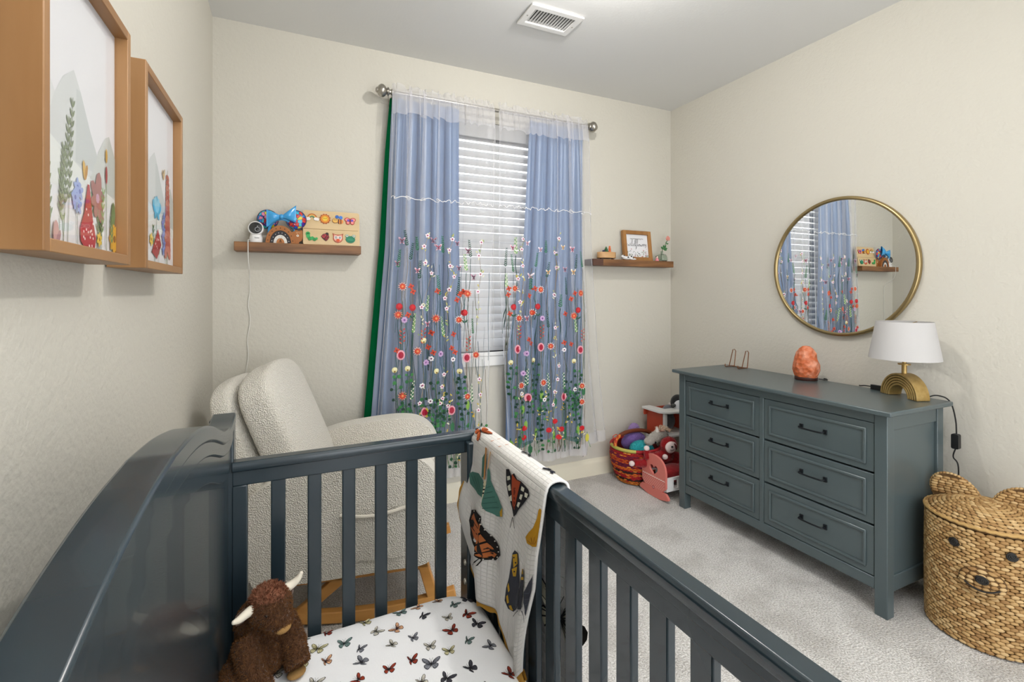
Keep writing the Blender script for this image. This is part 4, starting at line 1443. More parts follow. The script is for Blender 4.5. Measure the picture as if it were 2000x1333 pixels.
def art_foxglove(A, y0, y1, z0, z1, r):
    mountains(A, y0, y1, z0, z1)
    for _ in range(9):
        A.sprig(r.uniform(y0 + .02, y1 - .02), z0 + .002, r.uniform(.06, .2), r.choice(['#8a9a78', '#9fae8c', '#6d8a64']), 6, r.uniform(-.02, .02))
    X = lambda u, v: (at_x(u, v, PXP).y + DYS[0], at_x(u, v, PXP).z)
    y, z = X(326, 420)
    y = min(y, y1 - .05)
    A.line([(y, z0 + .27), (y - .004, z0)], .003, '#7a8a64')
    for i in range(15):
        t = i / 14
        for s in (1, -1):
            A.leaf(y, z0 + .255 - .2 * t, math.radians(-90 + s * (55 - 10 * t)), .022 + .026 * t, ('#b7685d', '#a9554e', '#c47d6e')[i % 3], .6)
    y, z = X(305, 408)
    for a, L in ((90, .045), (30, .05), (150, .05), (-30, .03), (210, .03), (60, .045), (120, .045)):
        A.leaf(y, z - .01, math.radians(a), L, '#62b3d4' if a % 60 else '#8fcbe2', .6)
    A.line([(y, z - .02), (y - .02, z0)], .003, '#7a9a8a')
    y, z = X(305, 480)
    A.poly([(y - .05, z - .02), (y + .01, z + .045), (y + .045, z + .005), (y, z - .035)], '#a83f40')
    for _ in range(9): A.disc(y + r.uniform(-.02, .02), z + r.uniform(-.015, .02), .0026, '#f0dcd8', 6)
    y, z = X(318, 447)
    for k in range(6): A.flower(y + r.uniform(-.015, .015), z - .018 * k + .03, .016, '#8290c6', '#5a6aa8', 5)
    y, z = X(318, 352); A.leaf(y, z, math.radians(70), .035, '#cdb58a'); A.leaf(y, z, math.radians(120), .03, '#bfa070')
    y, z = X(300, 470); A.flower(y - .03, z, .018, '#e0c25c', '#a8842c', 6)
DYS[0] = .345 - .836
picture(.345, .728, 'wooden box frame cut by the left picture edge, nearest the viewer', art_meadow, 4)
DYS[0] = 0.0
picture(.836, 1.212, 'wooden box frame with spotted mushroom meadow print, middle of the left wall', art_meadow, 5)
picture(1.322, 1.722, 'wooden box frame with red foxglove and blue flower print, farthest along wall', art_foxglove, 6)

# ------------------------------------------------------------------ wall shelves
walnut_m = wood('walnut_shelf_wood', '#573720', '#95683f', 'X', 30, 0.5)
walnut2_m = wood('dark_walnut_end', '#452a20', '#5a392a', 'X', 16, 0.5)
sh1 = MB().box(-.268, .349, 2.772, YB, 1.530, 1.576).build('wall_shelf', walnut_m, None, bevel=.002)
tag(sh1, 'walnut floating shelf holding monitor camera and toy board', 'shelf', 'floating wall shelves')
sh2 = thing('wall_shelf', 'walnut floating shelf in the corner holding framed print and vase', 'shelf', (2.255, 2.83, 1.505), group='floating wall shelves')
box_part('shelf_board', walnut_m, sh2, 1.985, 2.628, 2.772, YB, 1.507, 1.553, bevel=.002)
box_part('shelf_end', walnut2_m, sh2, 1.897, 1.985, 2.772, YB, 1.507, 1.553, bevel=.002, label='darker wood end piece')
SZ1, SZ2 = 1.5765, 1.5535

# --- monitor camera
plastic_w = mat('white_plastic', '#e6e5e4', 0.35)
plastic_b = mat('black_gloss_plastic', '#141518', 0.12, coat=.5)
mc = thing('monitor_camera', 'small white nursery camera with round black face on shelf', 'camera', (-.172, 2.81, SZ1))
b = MB()
b.lathe([(0, 0), (.030, 0), (.031, .004), (.031, .022), (.029, .030), (.024, .05), (0, .05)], 28, (-.172, 2.812, SZ1), sx=1.0, sy=.8)
b.build('camera_base', plastic_w, mc, ang=50)
Mh = Matrix.Translation((-.172, 2.812, SZ1 + .072)) @ Matrix.Rotation(math.radians(82), 4, 'X')
b = MB(); b.lathe([(0, -.022), (.026, -.020), (.034, -.008), (.037, .008), (.0365, .016), (.034, .019), (.0305, .0195), (0, .0195)], 36, M=Mh); b.build('camera_head', plastic_w, mc, ang=50)
b = MB(); b.lathe([(0, .0195), (.0305, .0195), (.0305, .021), (0, .0222)], 36, M=Mh); b.build('camera_face', plastic_b, mc, ang=50)
b = MB(); b.lathe([(.0085, .0215), (.0105, .0235), (.0125, .0235), (.0130, .0212)], 24, M=Mh @ Matrix.Translation((.008, -.008, 0))); b.build('lens_ring', mat('grey_ring', '#8a8b90', .3), mc)
b = MB(); b.ell((.008, -.008, .0215), (.008, .008, .003), 16, 8, M=Mh); b.build('lens', plastic_b, mc)
b = MB(); b.ell((.008, .009, .0215), (.0028, .0014, .001), 10, 6, M=Mh); b.build('sensor_dot', plastic_w, mc)
def text_mesh(body, size, M, name, m, parent, shear=0.0, align='CENTER', ext=.0):
    cu = bpy.data.curves.new(name, 'FONT'); cu.body = body; cu.size = size; cu.align_x = align; cu.align_y = 'CENTER'; cu.shear = shear; cu.extrude = ext; cu.resolution_u = 3
    o = bpy.data.objects.new(name, cu); COL.objects.link(o)
    me = evaluated(o)
    bpy.data.objects.remove(o)
    me.transform(Matrix.Translation(-ORG[parent.name]) @ M)
    me.materials.clear(); me.materials.append(m)
    r = bpy.data.objects.new(name, me); place(r, parent)
    return r
ink_m = mat('dark_ink', '#35353a', 0.7)
text_mesh('kasa', .0125, Matrix.Translation((-.166, 2.812 - .0255, SZ1 + .024)) @ Matrix.Rotation(math.radians(90), 4, 'X'), 'logo_lettering', ink_m, mc)
# its cord, over the shelf front and down the wall
b = MB()
cp = [(-.195, 2.80, SZ1 + .012), (-.204, 2.785, SZ1 + .012), (-.205, 2.768, SZ1 + .004), (-.205, 2.767, 1.55), (-.205, 2.769, 1.50), (-.203, 2.80, 1.44), (-.205, 2.855, 1.40), (-.204, 2.874, 1.33), (-.212, 2.875, 1.25), (-.203, 2.875, 1.17), (-.216, 2.875, 1.07), (-.212, 2.875, .98), (-.226, 2.875, .86), (-.22, 2.875, .7)]
cord = b.tube(spline(cp, 6), .0022, 7).build('power_cord', cord_w, None)
tag(cord, 'thin white cord hanging down the wall from the nursery camera', 'cord')

# --- headband with round patterned ears and a blue bow
hb = thing('ear_headband', 'headband with two round puzzle-pattern ears and a shiny blue bow', 'headband', (-.05, 2.82, SZ1))
def puzzle(name):
    m = bpy.data.materials.new(name); m.use_nodes = True
    N, L = m.node_tree.nodes, m.node_tree.links
    tc = N.new('ShaderNodeTexCoord')
    v1 = N.new('ShaderNodeTexVoronoi'); v1.inputs['Scale'].default_value = 62
    cr = N.new('ShaderNodeValToRGB'); cr.color_ramp.interpolation = 'CONSTANT'
    cols = ['#c4202c', '#2a57c4', '#e7d53a', '#46b7d0', '#4a2596', '#e58cae', '#2f7fd0', '#d23b2e', '#39c0b4']
    el = cr.color_ramp.elements
    el[0].color = H(cols[0]); el[1].position = 1 / len(cols); el[1].color = H(cols[1])
    for i, c in enumerate(cols[2:], 2):
        e = el.new(i / len(cols)); e.color = H(c)
    sep = N.new('ShaderNodeSeparateColor')
    L.new(tc.outputs['Object'], v1.inputs['Vector']); L.new(v1.outputs['Color'], sep.inputs[0]); L.new(sep.outputs[0], cr.inputs['Fac'])
    ed = N.new('ShaderNodeTexVoronoi'); ed.feature = 'DISTANCE_TO_EDGE'; ed.inputs['Scale'].default_value = 62
    L.new(tc.outputs['Object'], ed.inputs['Vector'])
    lt = N.new('ShaderNodeMath'); lt.operation = 'LESS_THAN'; lt.inputs[1].default_value = .05
    L.new(ed.outputs['Distance'], lt.inputs[0])
    mx = N.new('ShaderNodeMix'); mx.data_type = 'RGBA'
    L.new(lt.outputs[0], mx.inputs[0]); L.new(cr.outputs['Color'], mx.inputs[6]); mx.inputs[7].default_value = H('#1c1c4a')
    L.new(mx.outputs[2], N['Principled BSDF'].inputs['Base Color']); N['Principled BSDF'].inputs['Roughness'].default_value = .3
    return m
puz_m = puzzle('puzzle_pattern_fabric')
piping_m = mat('navy_piping', '#20204e', 0.4)
for (x, ye, z) in ((-.118, 2.835, SZ1 + .128), (.018, 2.803, SZ1 + .13)):
    M = Matrix.Translation((x, ye, z)) @ Matrix.Rotation(math.pi / 2, 4, 'X')
    e = MB().lathe([(0, -.012), (.03, -.011), (.047, -.004), (.049, .0), (.047, .004), (.03, .011), (0, .012)], 36, M=M).build('ear', puz_m, hb, ang=60)
    MB().tube([M @ Vector((.0495 * math.cos(a), .0495 * math.sin(a), 0)) for a in [2 * math.pi * k / 40 for k in range(40)]], .0025, 6, closed=True).build('piping', piping_m, e)
bow_m = mat('blue_satin_bow', '#3e9fdc', 0.22, spec=.6, coat=.3, bump=('noise', 60, .25, .004))
def loop(s):
    def fn(u, v):
        # u along from knot to outer end, v round the loop
        a = 2 * math.pi * v
        x = s * (.008 + .062 * u)
        hgt = .010 + .036 * u + (.006 * math.sin(a * 3) * u)
        dep = .008 + .012 * math.sin(math.pi * min(1, u * 1.1))
        tilt = .22 * s
        zz = math.sin(a) * hgt
        return Vector((-.052 + x, 2.779 + math.cos(a) * dep, SZ1 + .138 + zz + (x * .35 if s > 0 else x * .10)))
    return fn
for s in (-1, 1):
    MB().grid(loop(s), 14, 24).build('bow_loop', bow_m, hb, ang=60)
MB().ell((-.052, 2.776, SZ1 + .138), (.012, .013, .014)).build('bow_knot', bow_m, hb)
MB().tube([( -.05 + .062 * math.cos(a), 2.818 - .03 * max(0, math.sin(a)) ** 2, SZ1 + .062 + .062 * math.sin(a) * 1.05) for a in [math.pi * (1.22 - 1.44 * k / 30) for k in range(31)]], .007, 10, flat=.5).build('band', bow_m, hb)

# --- wooden rainbow toy with a forest animal beside it
rb = thing('wooden_rainbow', 'caramel black and white wooden rainbow with a pine tree in its arch', 'toy', (-.057, 2.792, SZ1))
paint_m = vcol('toy_paint', 0.5, 0.4)
cx, yf = -.057, 2.785
def arc_pts(r, n=24, st=1.32): return [(cx + r * math.cos(math.pi * k / n), SZ1 + .0005 + r * st * math.sin(math.pi * k / n)) for k in range(n + 1)]
for nm, r0, r1, col, y0 in (('outer_arch', .050, .070, '#a0622c', 0), ('middle_arch', .033, .0495, '#211d24', -.001), ('inner_arch', .0195, .0325, '#dcd8d2', 0), ('arch_core', 0, .019, '#b67540', -.001)):
    P = arc_pts(r1) + (arc_pts(r0)[::-1] if r0 else [])
    MB().prism(P, lambda a, c, d: (a, d, c), yf + y0, yf + .022).build(nm, mat('paint_' + nm, col, .55), rb, bevel=.001)
A = Art(lambda a, c, h: (a, yf - .0012 - h, c))
for k in range(9):
    t = math.pi * (k + .5) / 9
    A.disc(cx + .060 * math.cos(t), SZ1 + .060 * 1.32 * math.sin(t), .0028, '#3a2418', 6)
for k in range(8):
    t = math.pi * (k + .5) / 8
    A.disc(cx + .041 * math.cos(t), SZ1 + .041 * 1.32 * math.sin(t), .002, '#e8e4de', 6)
for k in range(6):
    t = math.pi * (k + .5) / 6
    A.disc(cx + .026 * math.cos(t), SZ1 + .026 * 1.32 * math.sin(t), .0014, '#8f6f52', 6)
A.line([(cx, SZ1 + .002), (cx, SZ1 + .019)], .0016, '#2a1d16')
for k in range(4):
    z = SZ1 + .005 + .004 * k; w2 = .009 - .0018 * k
    A.line([(cx - w2, z - .002), (cx, z + .002), (cx + w2, z - .002)], .0013, '#2a1d16')
A.b.build('painted_marks', art_m, rb, smooth=False)
an = thing('wooden_animal', 'caramel wooden animal figure with ears behind the rainbow toy', 'toy', (.025, 2.825, SZ1))
P = [(-.015, 0), (-.02, .03), (-.028, .05), (-.026, .064), (-.012, .07), (-.008, .079), (.0, .082), (.004, .073), (.012, .072), (.02, .078), (.027, .074), (.028, .06), (.03, .04), (.024, .02), (.012, .012), (.010, 0)]
MB().prism([(.022 + a, SZ1 + c) for a, c in P], lambda a, c, d: (a, d, c), 2.812, 2.832).build('body', mat('caramel_paint', '#a5662f', .55), an, bevel=.0015)
A = Art(lambda a, c, h: (a, 2.8118 - h, c))
A.disc(.026, SZ1 + .046, .0062, '#e9e2d4', 10); A.disc(.026, SZ1 + .046, .0026, '#7a5a30', 8)
for dx, dz in ((-.004, .062), (.004, .064), (.012, .062), (.0, .058)): A.disc(.024 + dx, SZ1 + dz, .0016, '#f0dcb8', 6)
A.b.build('painted_marks', art_m, an, smooth=False)

# --- toy board with eight peg pieces
bo = thing('peg_puzzle', 'pale wooden toy board with eight colourful animal and nature pieces', 'toy', (.197, 2.83, SZ1))
birch_m = wood('birch_plywood', '#c9ad7f', '#dcc39a', 'X', 10, .55)
bx0, bx1 = .052, .346
MT = rot_about((0, 2.812, SZ1), 'X', -6)
P = rrect(bx1 - bx0, .192, .012, 5, (bx0 + bx1) / 2, SZ1 + .096)
MB().prism(P, lambda a, c, d: (a, d, c), 2.812, 2.824, M=MT).build('board', birch_m, bo, bevel=.001)
MB().box(bx0 + .008, bx1 - .008, 2.806, 2.8125, SZ1 + .088, SZ1 + .092, M=MT).build('ledge', birch_m, bo, bevel=.001)
MB().prism(rrect(bx1 - bx0, .086, .008, 4, (bx0 + bx1) / 2, SZ1 + .0435), lambda a, c, d: (a, d, c), 2.806, 2.8122, M=MT).build('lower_panel', birch_m, bo, bevel=.001)
def piece(name, cx_, cz_, k, shapes, yb):
    """shapes: list of (pts or ('d', x, y, r[, sq]), colour)"""
    mb = MB()
    hgt = .0035
    for i, (sp, col) in enumerate(shapes):
        if sp[0] == 'd':
            _, x, y, r = sp[:4]; sq = sp[4] if len(sp) > 4 else 1.0
            pts = [(x + r * math.cos(2 * math.pi * q / 14), y + r * sq * math.sin(2 * math.pi * q / 14)) for q in range(14)]
        else:
            pts = sp
        mb.prism([(cx_ + a * k, cz_ + c * k) for a, c in pts], lambda a, c, d: (a, d, c), yb - hgt - .0004 * i, yb, 0, H(col), M=MT)
    mb.build(name, paint_m, bo, smooth=False)
yt, yl = 2.812, 2.806
K = .0315
zt, zl = SZ1 + .148, SZ1 + .045
xs = [bx0 + .046 + .066 * i for i in range(4)]
def ringseg(r0, r1, n=12): return [(r1 * math.cos(math.pi * q / n), r1 * math.sin(math.pi * q / n)) for q in range(n + 1)] + [(r0 * math.cos(math.pi * q / n), r0 * math.sin(math.pi * q / n)) for q in range(n, -1, -1)]
piece('rainbow_piece', xs[0], zt, K, [(ringseg(.62, .82), '#b8642a'), (ringseg(.44, .62), '#e2b45a'), (ringseg(.25, .44), '#5d8a62'), (('d', -.62, -.12, .36, .8), '#ece6e2'), (('d', .62, -.12, .36, .8), '#ece6e2'), (('d', -.9, -.2, .24), '#ece6e2'), (('d', .9, -.2, .24), '#ece6e2')], yt)
piece('sun_piece', xs[1], zt, K, [([((.95 if q % 2 else .78) * math.cos(2 * math.pi * q / 24), (.95 if q % 2 else .78) * math.sin(2 * math.pi * q / 24)) for q in range(24)], '#a84a1c'), (('d', 0, 0, .72), '#d98a2a'), (('d', 0, 0, .42), '#e6c23c'), (('d', -.16, .1, .07), '#3a2a10'), (('d', .16, .1, .07), '#3a2a10')], yt)
piece('bee_piece', xs[2], zt - .004, K, [(('d', -.1, .62, .30), '#2f66b8'), (('d', .52, .5, .32), '#3c78cc'), (('d', .45, -.22, .48, .85), '#e08a3a'), (('d', -.42, -.1, .5, .85), '#8a4a1a'), (('d', -.42, -.1, .44, .84), '#e2b25a'), ([(.1, -.6), (.24, -.6), (.24, .2), (.1, .2)], '#4a2020'), ([(.45, -.62), (.60, -.55), (.60, .18), (.45, .2)], '#4a2020'), (('d', -.55, .02, .06), '#2a1a10'), (('d', -.28, .02, .06), '#2a1a10')], yt)
piece('butterfly_piece', xs[3], zt - .004, K, [(('d', -.5, .22, .48, .8), '#a8352c'), (('d', .5, .22, .48, .8), '#a8352c'), (('d', -.38, -.32, .36), '#a8352c'), (('d', .38, -.32, .36), '#a8352c'), (('d', -.5, .2, .36, .8), '#ee8f8a'), (('d', .5, .2, .36, .8), '#ee8f8a'), (('d', -.36, -.32, .25), '#ee8f8a'), (('d', .36, -.32, .25), '#ee8f8a'), (('d', -.32, .06, .22), '#6d4bb4'), (('d', .32, .06, .22), '#6d4bb4'), (('d', 0, 0, .1, 4.2), '#7a2430')], yt)
piece('caterpillar_piece', xs[0] - .004, zl, K, [(('d', -.55, .45, .36), '#2f9a50'), (('d', -.5, 0, .32), '#3aa85a'), (('d', -.25, -.4, .32), '#2f8a48'), (('d', .15, -.3, .3), '#3aa85a'), (('d', .5, -.5, .28), '#2f8a48'), (('d', .82, -.35, .2), '#3aa85a'), (('d', -.62, .5, .07), '#12301c'), (('d', -.44, .5, .07), '#12301c')], yl)
piece('ladybird_piece', xs[1], zl, K, [(('d', .3, .52, .28), '#2a1216'), ([(-.7, .1), (-.35, .5), (.1, .62), (.55, .4), (.66, -.05), (.4, -.5), (.12, -.74), (-.3, -.4)], '#3a1418'), ([(-.58, .08), (-.3, .4), (.08, .5), (.2, .32), (-.2, -.3)], '#b0343a'), ([(.28, .3), (.5, .28), (.56, -.05), (.36, -.45), (.12, -.62), (-.06, -.42)], '#94242e'), (('d', -.2, .2, .1), '#3a1418'), (('d', .34, -.1, .1), '#3a1418'), (('d', .12, -.4, .08), '#3a1418')], yl)
piece('owl_piece', xs[2], zl - .002, K, [([(-.9, .8), (-.78, .3), (-.82, -.3), (-.5, -.72), (0, -.9), (.5, -.72), (.82, -.3), (.78, .3), (.9, .8), (.35, .58), (-.35, .58)], '#a84a34'), ([(-.66, .6), (-.68, -.3), (-.4, -.62), (0, -.76), (.4, -.62), (.68, -.3), (.66, .6), (.3, .44), (-.3, .44)], '#e8a08c'), (('d', -.32, .05, .32), '#f3ece6'), (('d', .32, .05, .32), '#f3ece6'), (('d', -.32, .05, .2), '#38424a'), (('d', .32, .05, .2), '#38424a'), (('d', -.32, .05, .1), '#f3ece6'), (('d', .32, .05, .1), '#f3ece6'), ([(-.22, -.2), (.22, -.2), (.3, -.55), (0, -.75), (-.3, -.55)], '#d4582c')], yl)
piece('frog_piece', xs[3], zl - .004, K, [(('d', -.58, .48, .3), '#1e7a5c'), (('d', .58, .48, .3), '#1e7a5c'), (('d', 0, -.14, .82, .76), '#1e7a5c'), (('d', -.58, .5, .22), '#eef0e6'), (('d', .58, .5, .22), '#eef0e6'), (('d', -.58, .5, .11), '#16221c'), (('d', .58, .5, .11), '#16221c'), (('d', 0, -.22, .5, .5), '#2a8a68')], yl)

# --- right shelf: round music box
mbx = thing('music_box', 'round pale wooden music box with tiny tree and figure on top', 'music box', (2.045, 2.825, SZ2))
MB().lathe([(0, .010), (.074, .010), (.075, .012), (.075, .050), (.073, .052), (0, .052)], 40, (2.045, 2.82, SZ2), sy=.62).build('drum', wood('beech_wood', '#b98a58', '#cfa677', 'X', 12, .5), mbx, ang=50)
for dx in (-.05, .05):
    MB().lathe([(0, 0), (.010, 0), (.010, .0105), (0, .0105)], 14, (2.045 + dx, 2.812, SZ2)).build('foot', walnut2_m, mbx)
gt = mat('toy_green', '#2c5a34', .6)
MB().lathe([(0, .052), (.018, .052), (.010, .068), (.014, .068), (.006, .082), (.008, .082), (0, .094)], 12, (2.035, 2.81, SZ2)).build('little_tree', gt, mbx)
MB().lathe([(0, .052), (.010, .052), (.009, .066), (.006, .068), (.009, .074), (.008, .082), (.006, .084), (.007, .09), (.005, .097), (0, .099)], 12, (2.064, 2.808, SZ2)).build('little_figure', mat('toy_orange', '#d2642c', .55), mbx)
MB().ell((2.012, 2.806, SZ2 + .059), (.012, .009, .008)).build('little_bush', mat('toy_navy', '#2b3350', .6), mbx)
# --- white spotted figurine
wf = thing('animal_figurine', 'small white figurine with dark spots lying on the corner shelf', 'figurine', (2.215, 2.79, SZ2))
blob('body', [('e', (2.205, 2.79, SZ2 + .014), (.045, .016, .013)), ('e', (2.168, 2.788, SZ2 + .024), (.018, .013, .012)), ('e', (2.235, 2.79, SZ2 + .019), (.022, .014, .013)), ('e', (2.255, 2.786, SZ2 + .007), (.03, .012, .007))], plastic_w, wf, .003, 3)
for dx, dz, dy in ((-.045, .03, -.012), (.018, .026, -.014), (-.012, .018, -.0155), (.036, .014, -.011)):
    MB().ell((2.215 + dx, 2.79 + dy, SZ2 + dz), (.008, .003, .005), 10, 6).build('spot', mat('spot_navy', '#2a2d3c', .6), wf)
# --- framed lettering print leaning on the shelf
fp = thing('lettering_frame', 'oak frame with handwritten wildflowers print on the corner shelf', 'picture', (2.34, 2.82, SZ2))
fx0, fx1, fz0, fz1, fw_ = 2.205, 2.462, SZ2, SZ2 + .226, .027
MF = rot_about((0, 2.81, SZ2), 'X', -7)
ok2 = wood('oak_small_frame', '#8a5c2e', '#a87843', 'Z', 16, .5)
for nm, q in (('frame_side', (fx0, fx0 + fw_, fz0, fz1)), ('frame_side', (fx1 - fw_, fx1, fz0, fz1)), ('frame_bottom', (fx0 + fw_, fx1 - fw_, fz0, fz0 + fw_)), ('frame_top', (fx0 + fw_, fx1 - fw_, fz1 - fw_, fz1))):
    MB().box(q[0], q[1], 2.81, 2.838, q[2], q[3], M=MF).build(nm, ok2, fp, bevel=.0015)
MB().box(fx0 + fw_, fx1 - fw_, 2.824, 2.83, fz0 + fw_, fz1 - fw_, M=MF).build('print', paper_m, fp)
A = Art(lambda a, c, h: MF @ Vector((a, 2.8236 - h, c)))
# brush-script word: "wildflowers"
ox, oz, sc = fx0 + .040, fz0 + .112, .0118
def script(P):
    pts = spline([(a, c, 0) for a, c in P], 5)
    A.line([(ox + p.x * sc, oz + p.y * sc) for p in pts], .0021, '#3a3a40')
script([(0, 1.3), (.3, .2), (.7, .0), (1.0, 1.0), (1.3, .1), (1.8, .1), (2.1, 1.5), (2.5, 1.3)])                # w
script([(2.5, 1.2), (2.6, .3), (3.0, .1), (3.4, .8)]); A.disc(ox + 2.65 * sc, oz + 1.9 * sc, .0016, '#3a3a40')        # i
script([(3.4, .6), (4.3, 3.6), (4.0, 4.6), (3.5, 3.6), (3.5, .5), (3.9, .0), (4.5, .7)])                            # l
script([(5.4, 1.2), (4.8, 1.3), (4.5, .6), (4.9, .0), (5.5, .6), (6.2, 4.2), (5.9, .3), (6.3, .1)])                 # d
script([(6.3, .1), (7.3, 3.6), (7.2, 4.7), (6.7, 3.5), (6.5, -1.2), (6.3, -2.2), (6.9, -1.0), (7.4, .6)])           # f
script([(7.4, .6), (8.4, 3.6), (8.2, 4.5), (7.7, 3.4), (7.8, .4), (8.2, .1), (8.6, .7)])                            # l
script([(9.2, 1.2), (8.6, .9), (8.7, .1), (9.3, .1), (9.5, .9), (9.1, 1.2), (9.9, 1.1)])                             # o
script([(9.9, 1.1), (10.1, .2), (10.5, .1), (10.7, .9), (10.9, .1), (11.4, .2), (11.6, 1.2), (12.0, 1.0)])          # w
script([(12.0, .6), (12.6, 1.1), (12.4, 1.4), (12.1, .8), (12.3, .1), (12.9, .5)])                                   # e
script([(12.9, .5), (13.2, 1.5), (13.4, 1.1), (13.7, 1.2), (13.6, .2), (14.0, .3)])                                   # r
script([(14.0, .3), (14.5, 1.4), (14.8, .4), (14.4, -.4), (13.6, -1.0)])                                              # s
rg = random.Random(9)
for _ in range(70):
    x, z = rg.uniform(fx0 + fw_ + .006, fx1 - fw_ - .006), fz0 + fw_ + .004 + abs(rg.gauss(0, .026))
    if z > fz0 + .095: continue
    k = rg.random()
    if k < .5: A.leaf(x, z, rg.uniform(0, 6.3), .010, rg.choice(['#8a9a80', '#6b7d6a', '#a3a890']), .45)
    else: A.disc(x, z, rg.uniform(.002, .0045), rg.choice(['#c98a90', '#5a5f7c', '#d9b08c', '#b56a6a', '#44464e', '#c9b4c4']), 7)
A.b.build('printed_artwork', art_m, fp, smooth=False)
text_mesh('you belong among the', .0135, MF @ Matrix.Translation(((fx0 + fx1) / 2, 2.8228, fz0 + .168)) @ Matrix.Rotation(math.pi / 2, 4, 'X'), 'small_lettering', ink_m, fp)
# --- tiny pink and white figure
gn = thing('tiny_doll', 'tiny pink and white figurine with dark hair beside the glass vase', 'figurine', (2.475, 2.79, SZ2))
MB().lathe([(0, 0), (.014, 0), (.013, .008), (.007, .02), (0, .024)], 16, (2.478, 2.785, SZ2)).build('dress', mat('pink_paint', '#e28a94', .6), gn)
MB().ell((2.478, 2.785, SZ2 + .028), .0078, 14, 10).build('head', mat('pale_paint', '#ead2c4', .6), gn)
MB().ell((2.478, 2.788, SZ2 + .0305), (.0085, .0075, .0075), 14, 10).build('hair', dark_m, gn)
# --- bud vase
va = thing('bud_vase', 'small green glass bud vase with one pink flower on the shelf', 'vase', (2.545, 2.81, SZ2))
vg = mat('pale_green_glass', '#e4efe8', 0.03, trans=1.0)
vg.node_tree.nodes['Principled BSDF'].inputs['IOR'].default_value = 1.35
vx, vy = 2.542, 2.805
MB().lathe([(0, .0), (.034, .0), (.040, .004), (.042, .012), (.040, .03), (.034, .046), (.026, .052), (.011, .055), (.009, .06), (.009, .072), (.0125, .076), (.011, .0765), (.0075, .072), (.0075, .06), (.010, .052), (.024, .049), (.032, .044), (.038, .03), (.040, .012), (.037, .006), (0, .004)], 32, (vx, vy, SZ2)).build('glass_body', vg, va, ang=50)
fl = thing('flower_stem', 'pink flower on a leafy green stem standing in the glass vase', 'flower', (vx, vy, SZ2 + .006))
st = spline([(vx - .008, vy, SZ2 + .008), (vx + .002, vy, SZ2 + .075), (vx + .03, vy - .004, SZ2 + .125), (vx + .055, vy - .006, SZ2 + .168)], 6)
MB().tube(st, .0022, 7).build('stem', mat('stem_green', '#3d5a34', .6), fl)
leaf_m = mat('leaf_green', '#2f6b34', .5)
def leaf3(c, a, L, wd, up=.3):
    def fn(u, v):
        w2 = wd * math.sin(math.pi * min(.98, .04 + u * .95)) * (v - .5) * 2
        return Vector((c[0] + math.cos(a) * L * u - math.sin(a) * w2, c[1] - .006 + .004 * abs(v - .5) - .008 * u, c[2] + math.sin(a) * L * u + math.cos(a) * w2))
    return MB().grid(fn, 8, 4)
for (k, a, L, wd) in ((8, .15, .034, .010), (8, 2.7, .034, .009), (9, .9, .026, .008), (9, 2.1, .026, .008), (8, -.3, .03, .009), (13, 1.9, .02, .006), (13, .1, .018, .005)):
    leaf3(st[min(k, len(st) - 1)], a, L, wd).build('leaf', leaf_m, fl)
pf = st[-1]
for k in range(6):
    a = 2 * math.pi * k / 6
    MB().ell((pf.x + .010 * math.cos(a), pf.y + .004 * math.sin(2 * a), pf.z + .008 + .010 * math.sin(a)), (.010, .006, .010), 10, 7).build('petal', mat('petal_pink', '#dd9488', .65), fl)

# ------------------------------------------------------------------ round mirror
gold_m = mat('brushed_gold', '#a8946a', 0.33, 1.0)
mi = thing('round_mirror', 'round wall mirror with thin brushed gold rim above the dresser', 'mirror', (XR - .015, 1.603, 1.085))
Mm = Matrix.Translation((XR, 1.603, 1.457)) @ Matrix.Rotation(-math.pi / 2, 4, 'Y')
MB().lathe([(.352, .004), (.374, .004), (.376, .008), (.376, .024), (.372, .029), (.362, .030), (.358, .027), (.357, .018), (.352, .018)], 96, M=Mm, closed=True).build('gold_rim', gold_m, mi, ang=50)
MB().lathe([(0, .004), (.36, .004), (.36, .019), (0, .019)], 96, M=Mm).build('mirror_glass', mat('mirror_silver', '#e9ebea', 0.0, 1.0), mi, ang=30)
# ------------------------------------------------------------------ rocking armchair
sherpa_m = mat('cream_sherpa', '#e2ddd2', 0.95, bump=('voronoi', 190, 0.9, 0.006), spec=0.1, sheen=0.3)
pipe_m = mat('cream_piping', '#d9d3c6', 0.95, bump=('noise', 220, 0.4, 0.003), spec=0.1)
pine_m = wood('honey_pine', '#a8702f', '#c68f4a', 'X', 12, .4)
ch = thing('rocking_chair', 'cream sherpa rocking armchair with honey wood base beside the curtain', 'armchair', (.28, 2.27, 0), math.radians(-15))
sp = [(-.335, .195), (-.385, .29), (-.405, .40), (-.385, .50), (-.31, .575), (-.16, .635), (.02, .665), (.17, .675), (.27, .655), (.335, .595), (.365, .50), (.365, .40), (.34, .30), (.30, .235), (.15, .222), (-.1, .205)]
def dens(P, n=4):
    Q = spline([(a, c, 0) for a, c in P + [P[0]]], n)[:-1]
    return [(q.x, q.y) for q in Q]
spd = dens(sp)
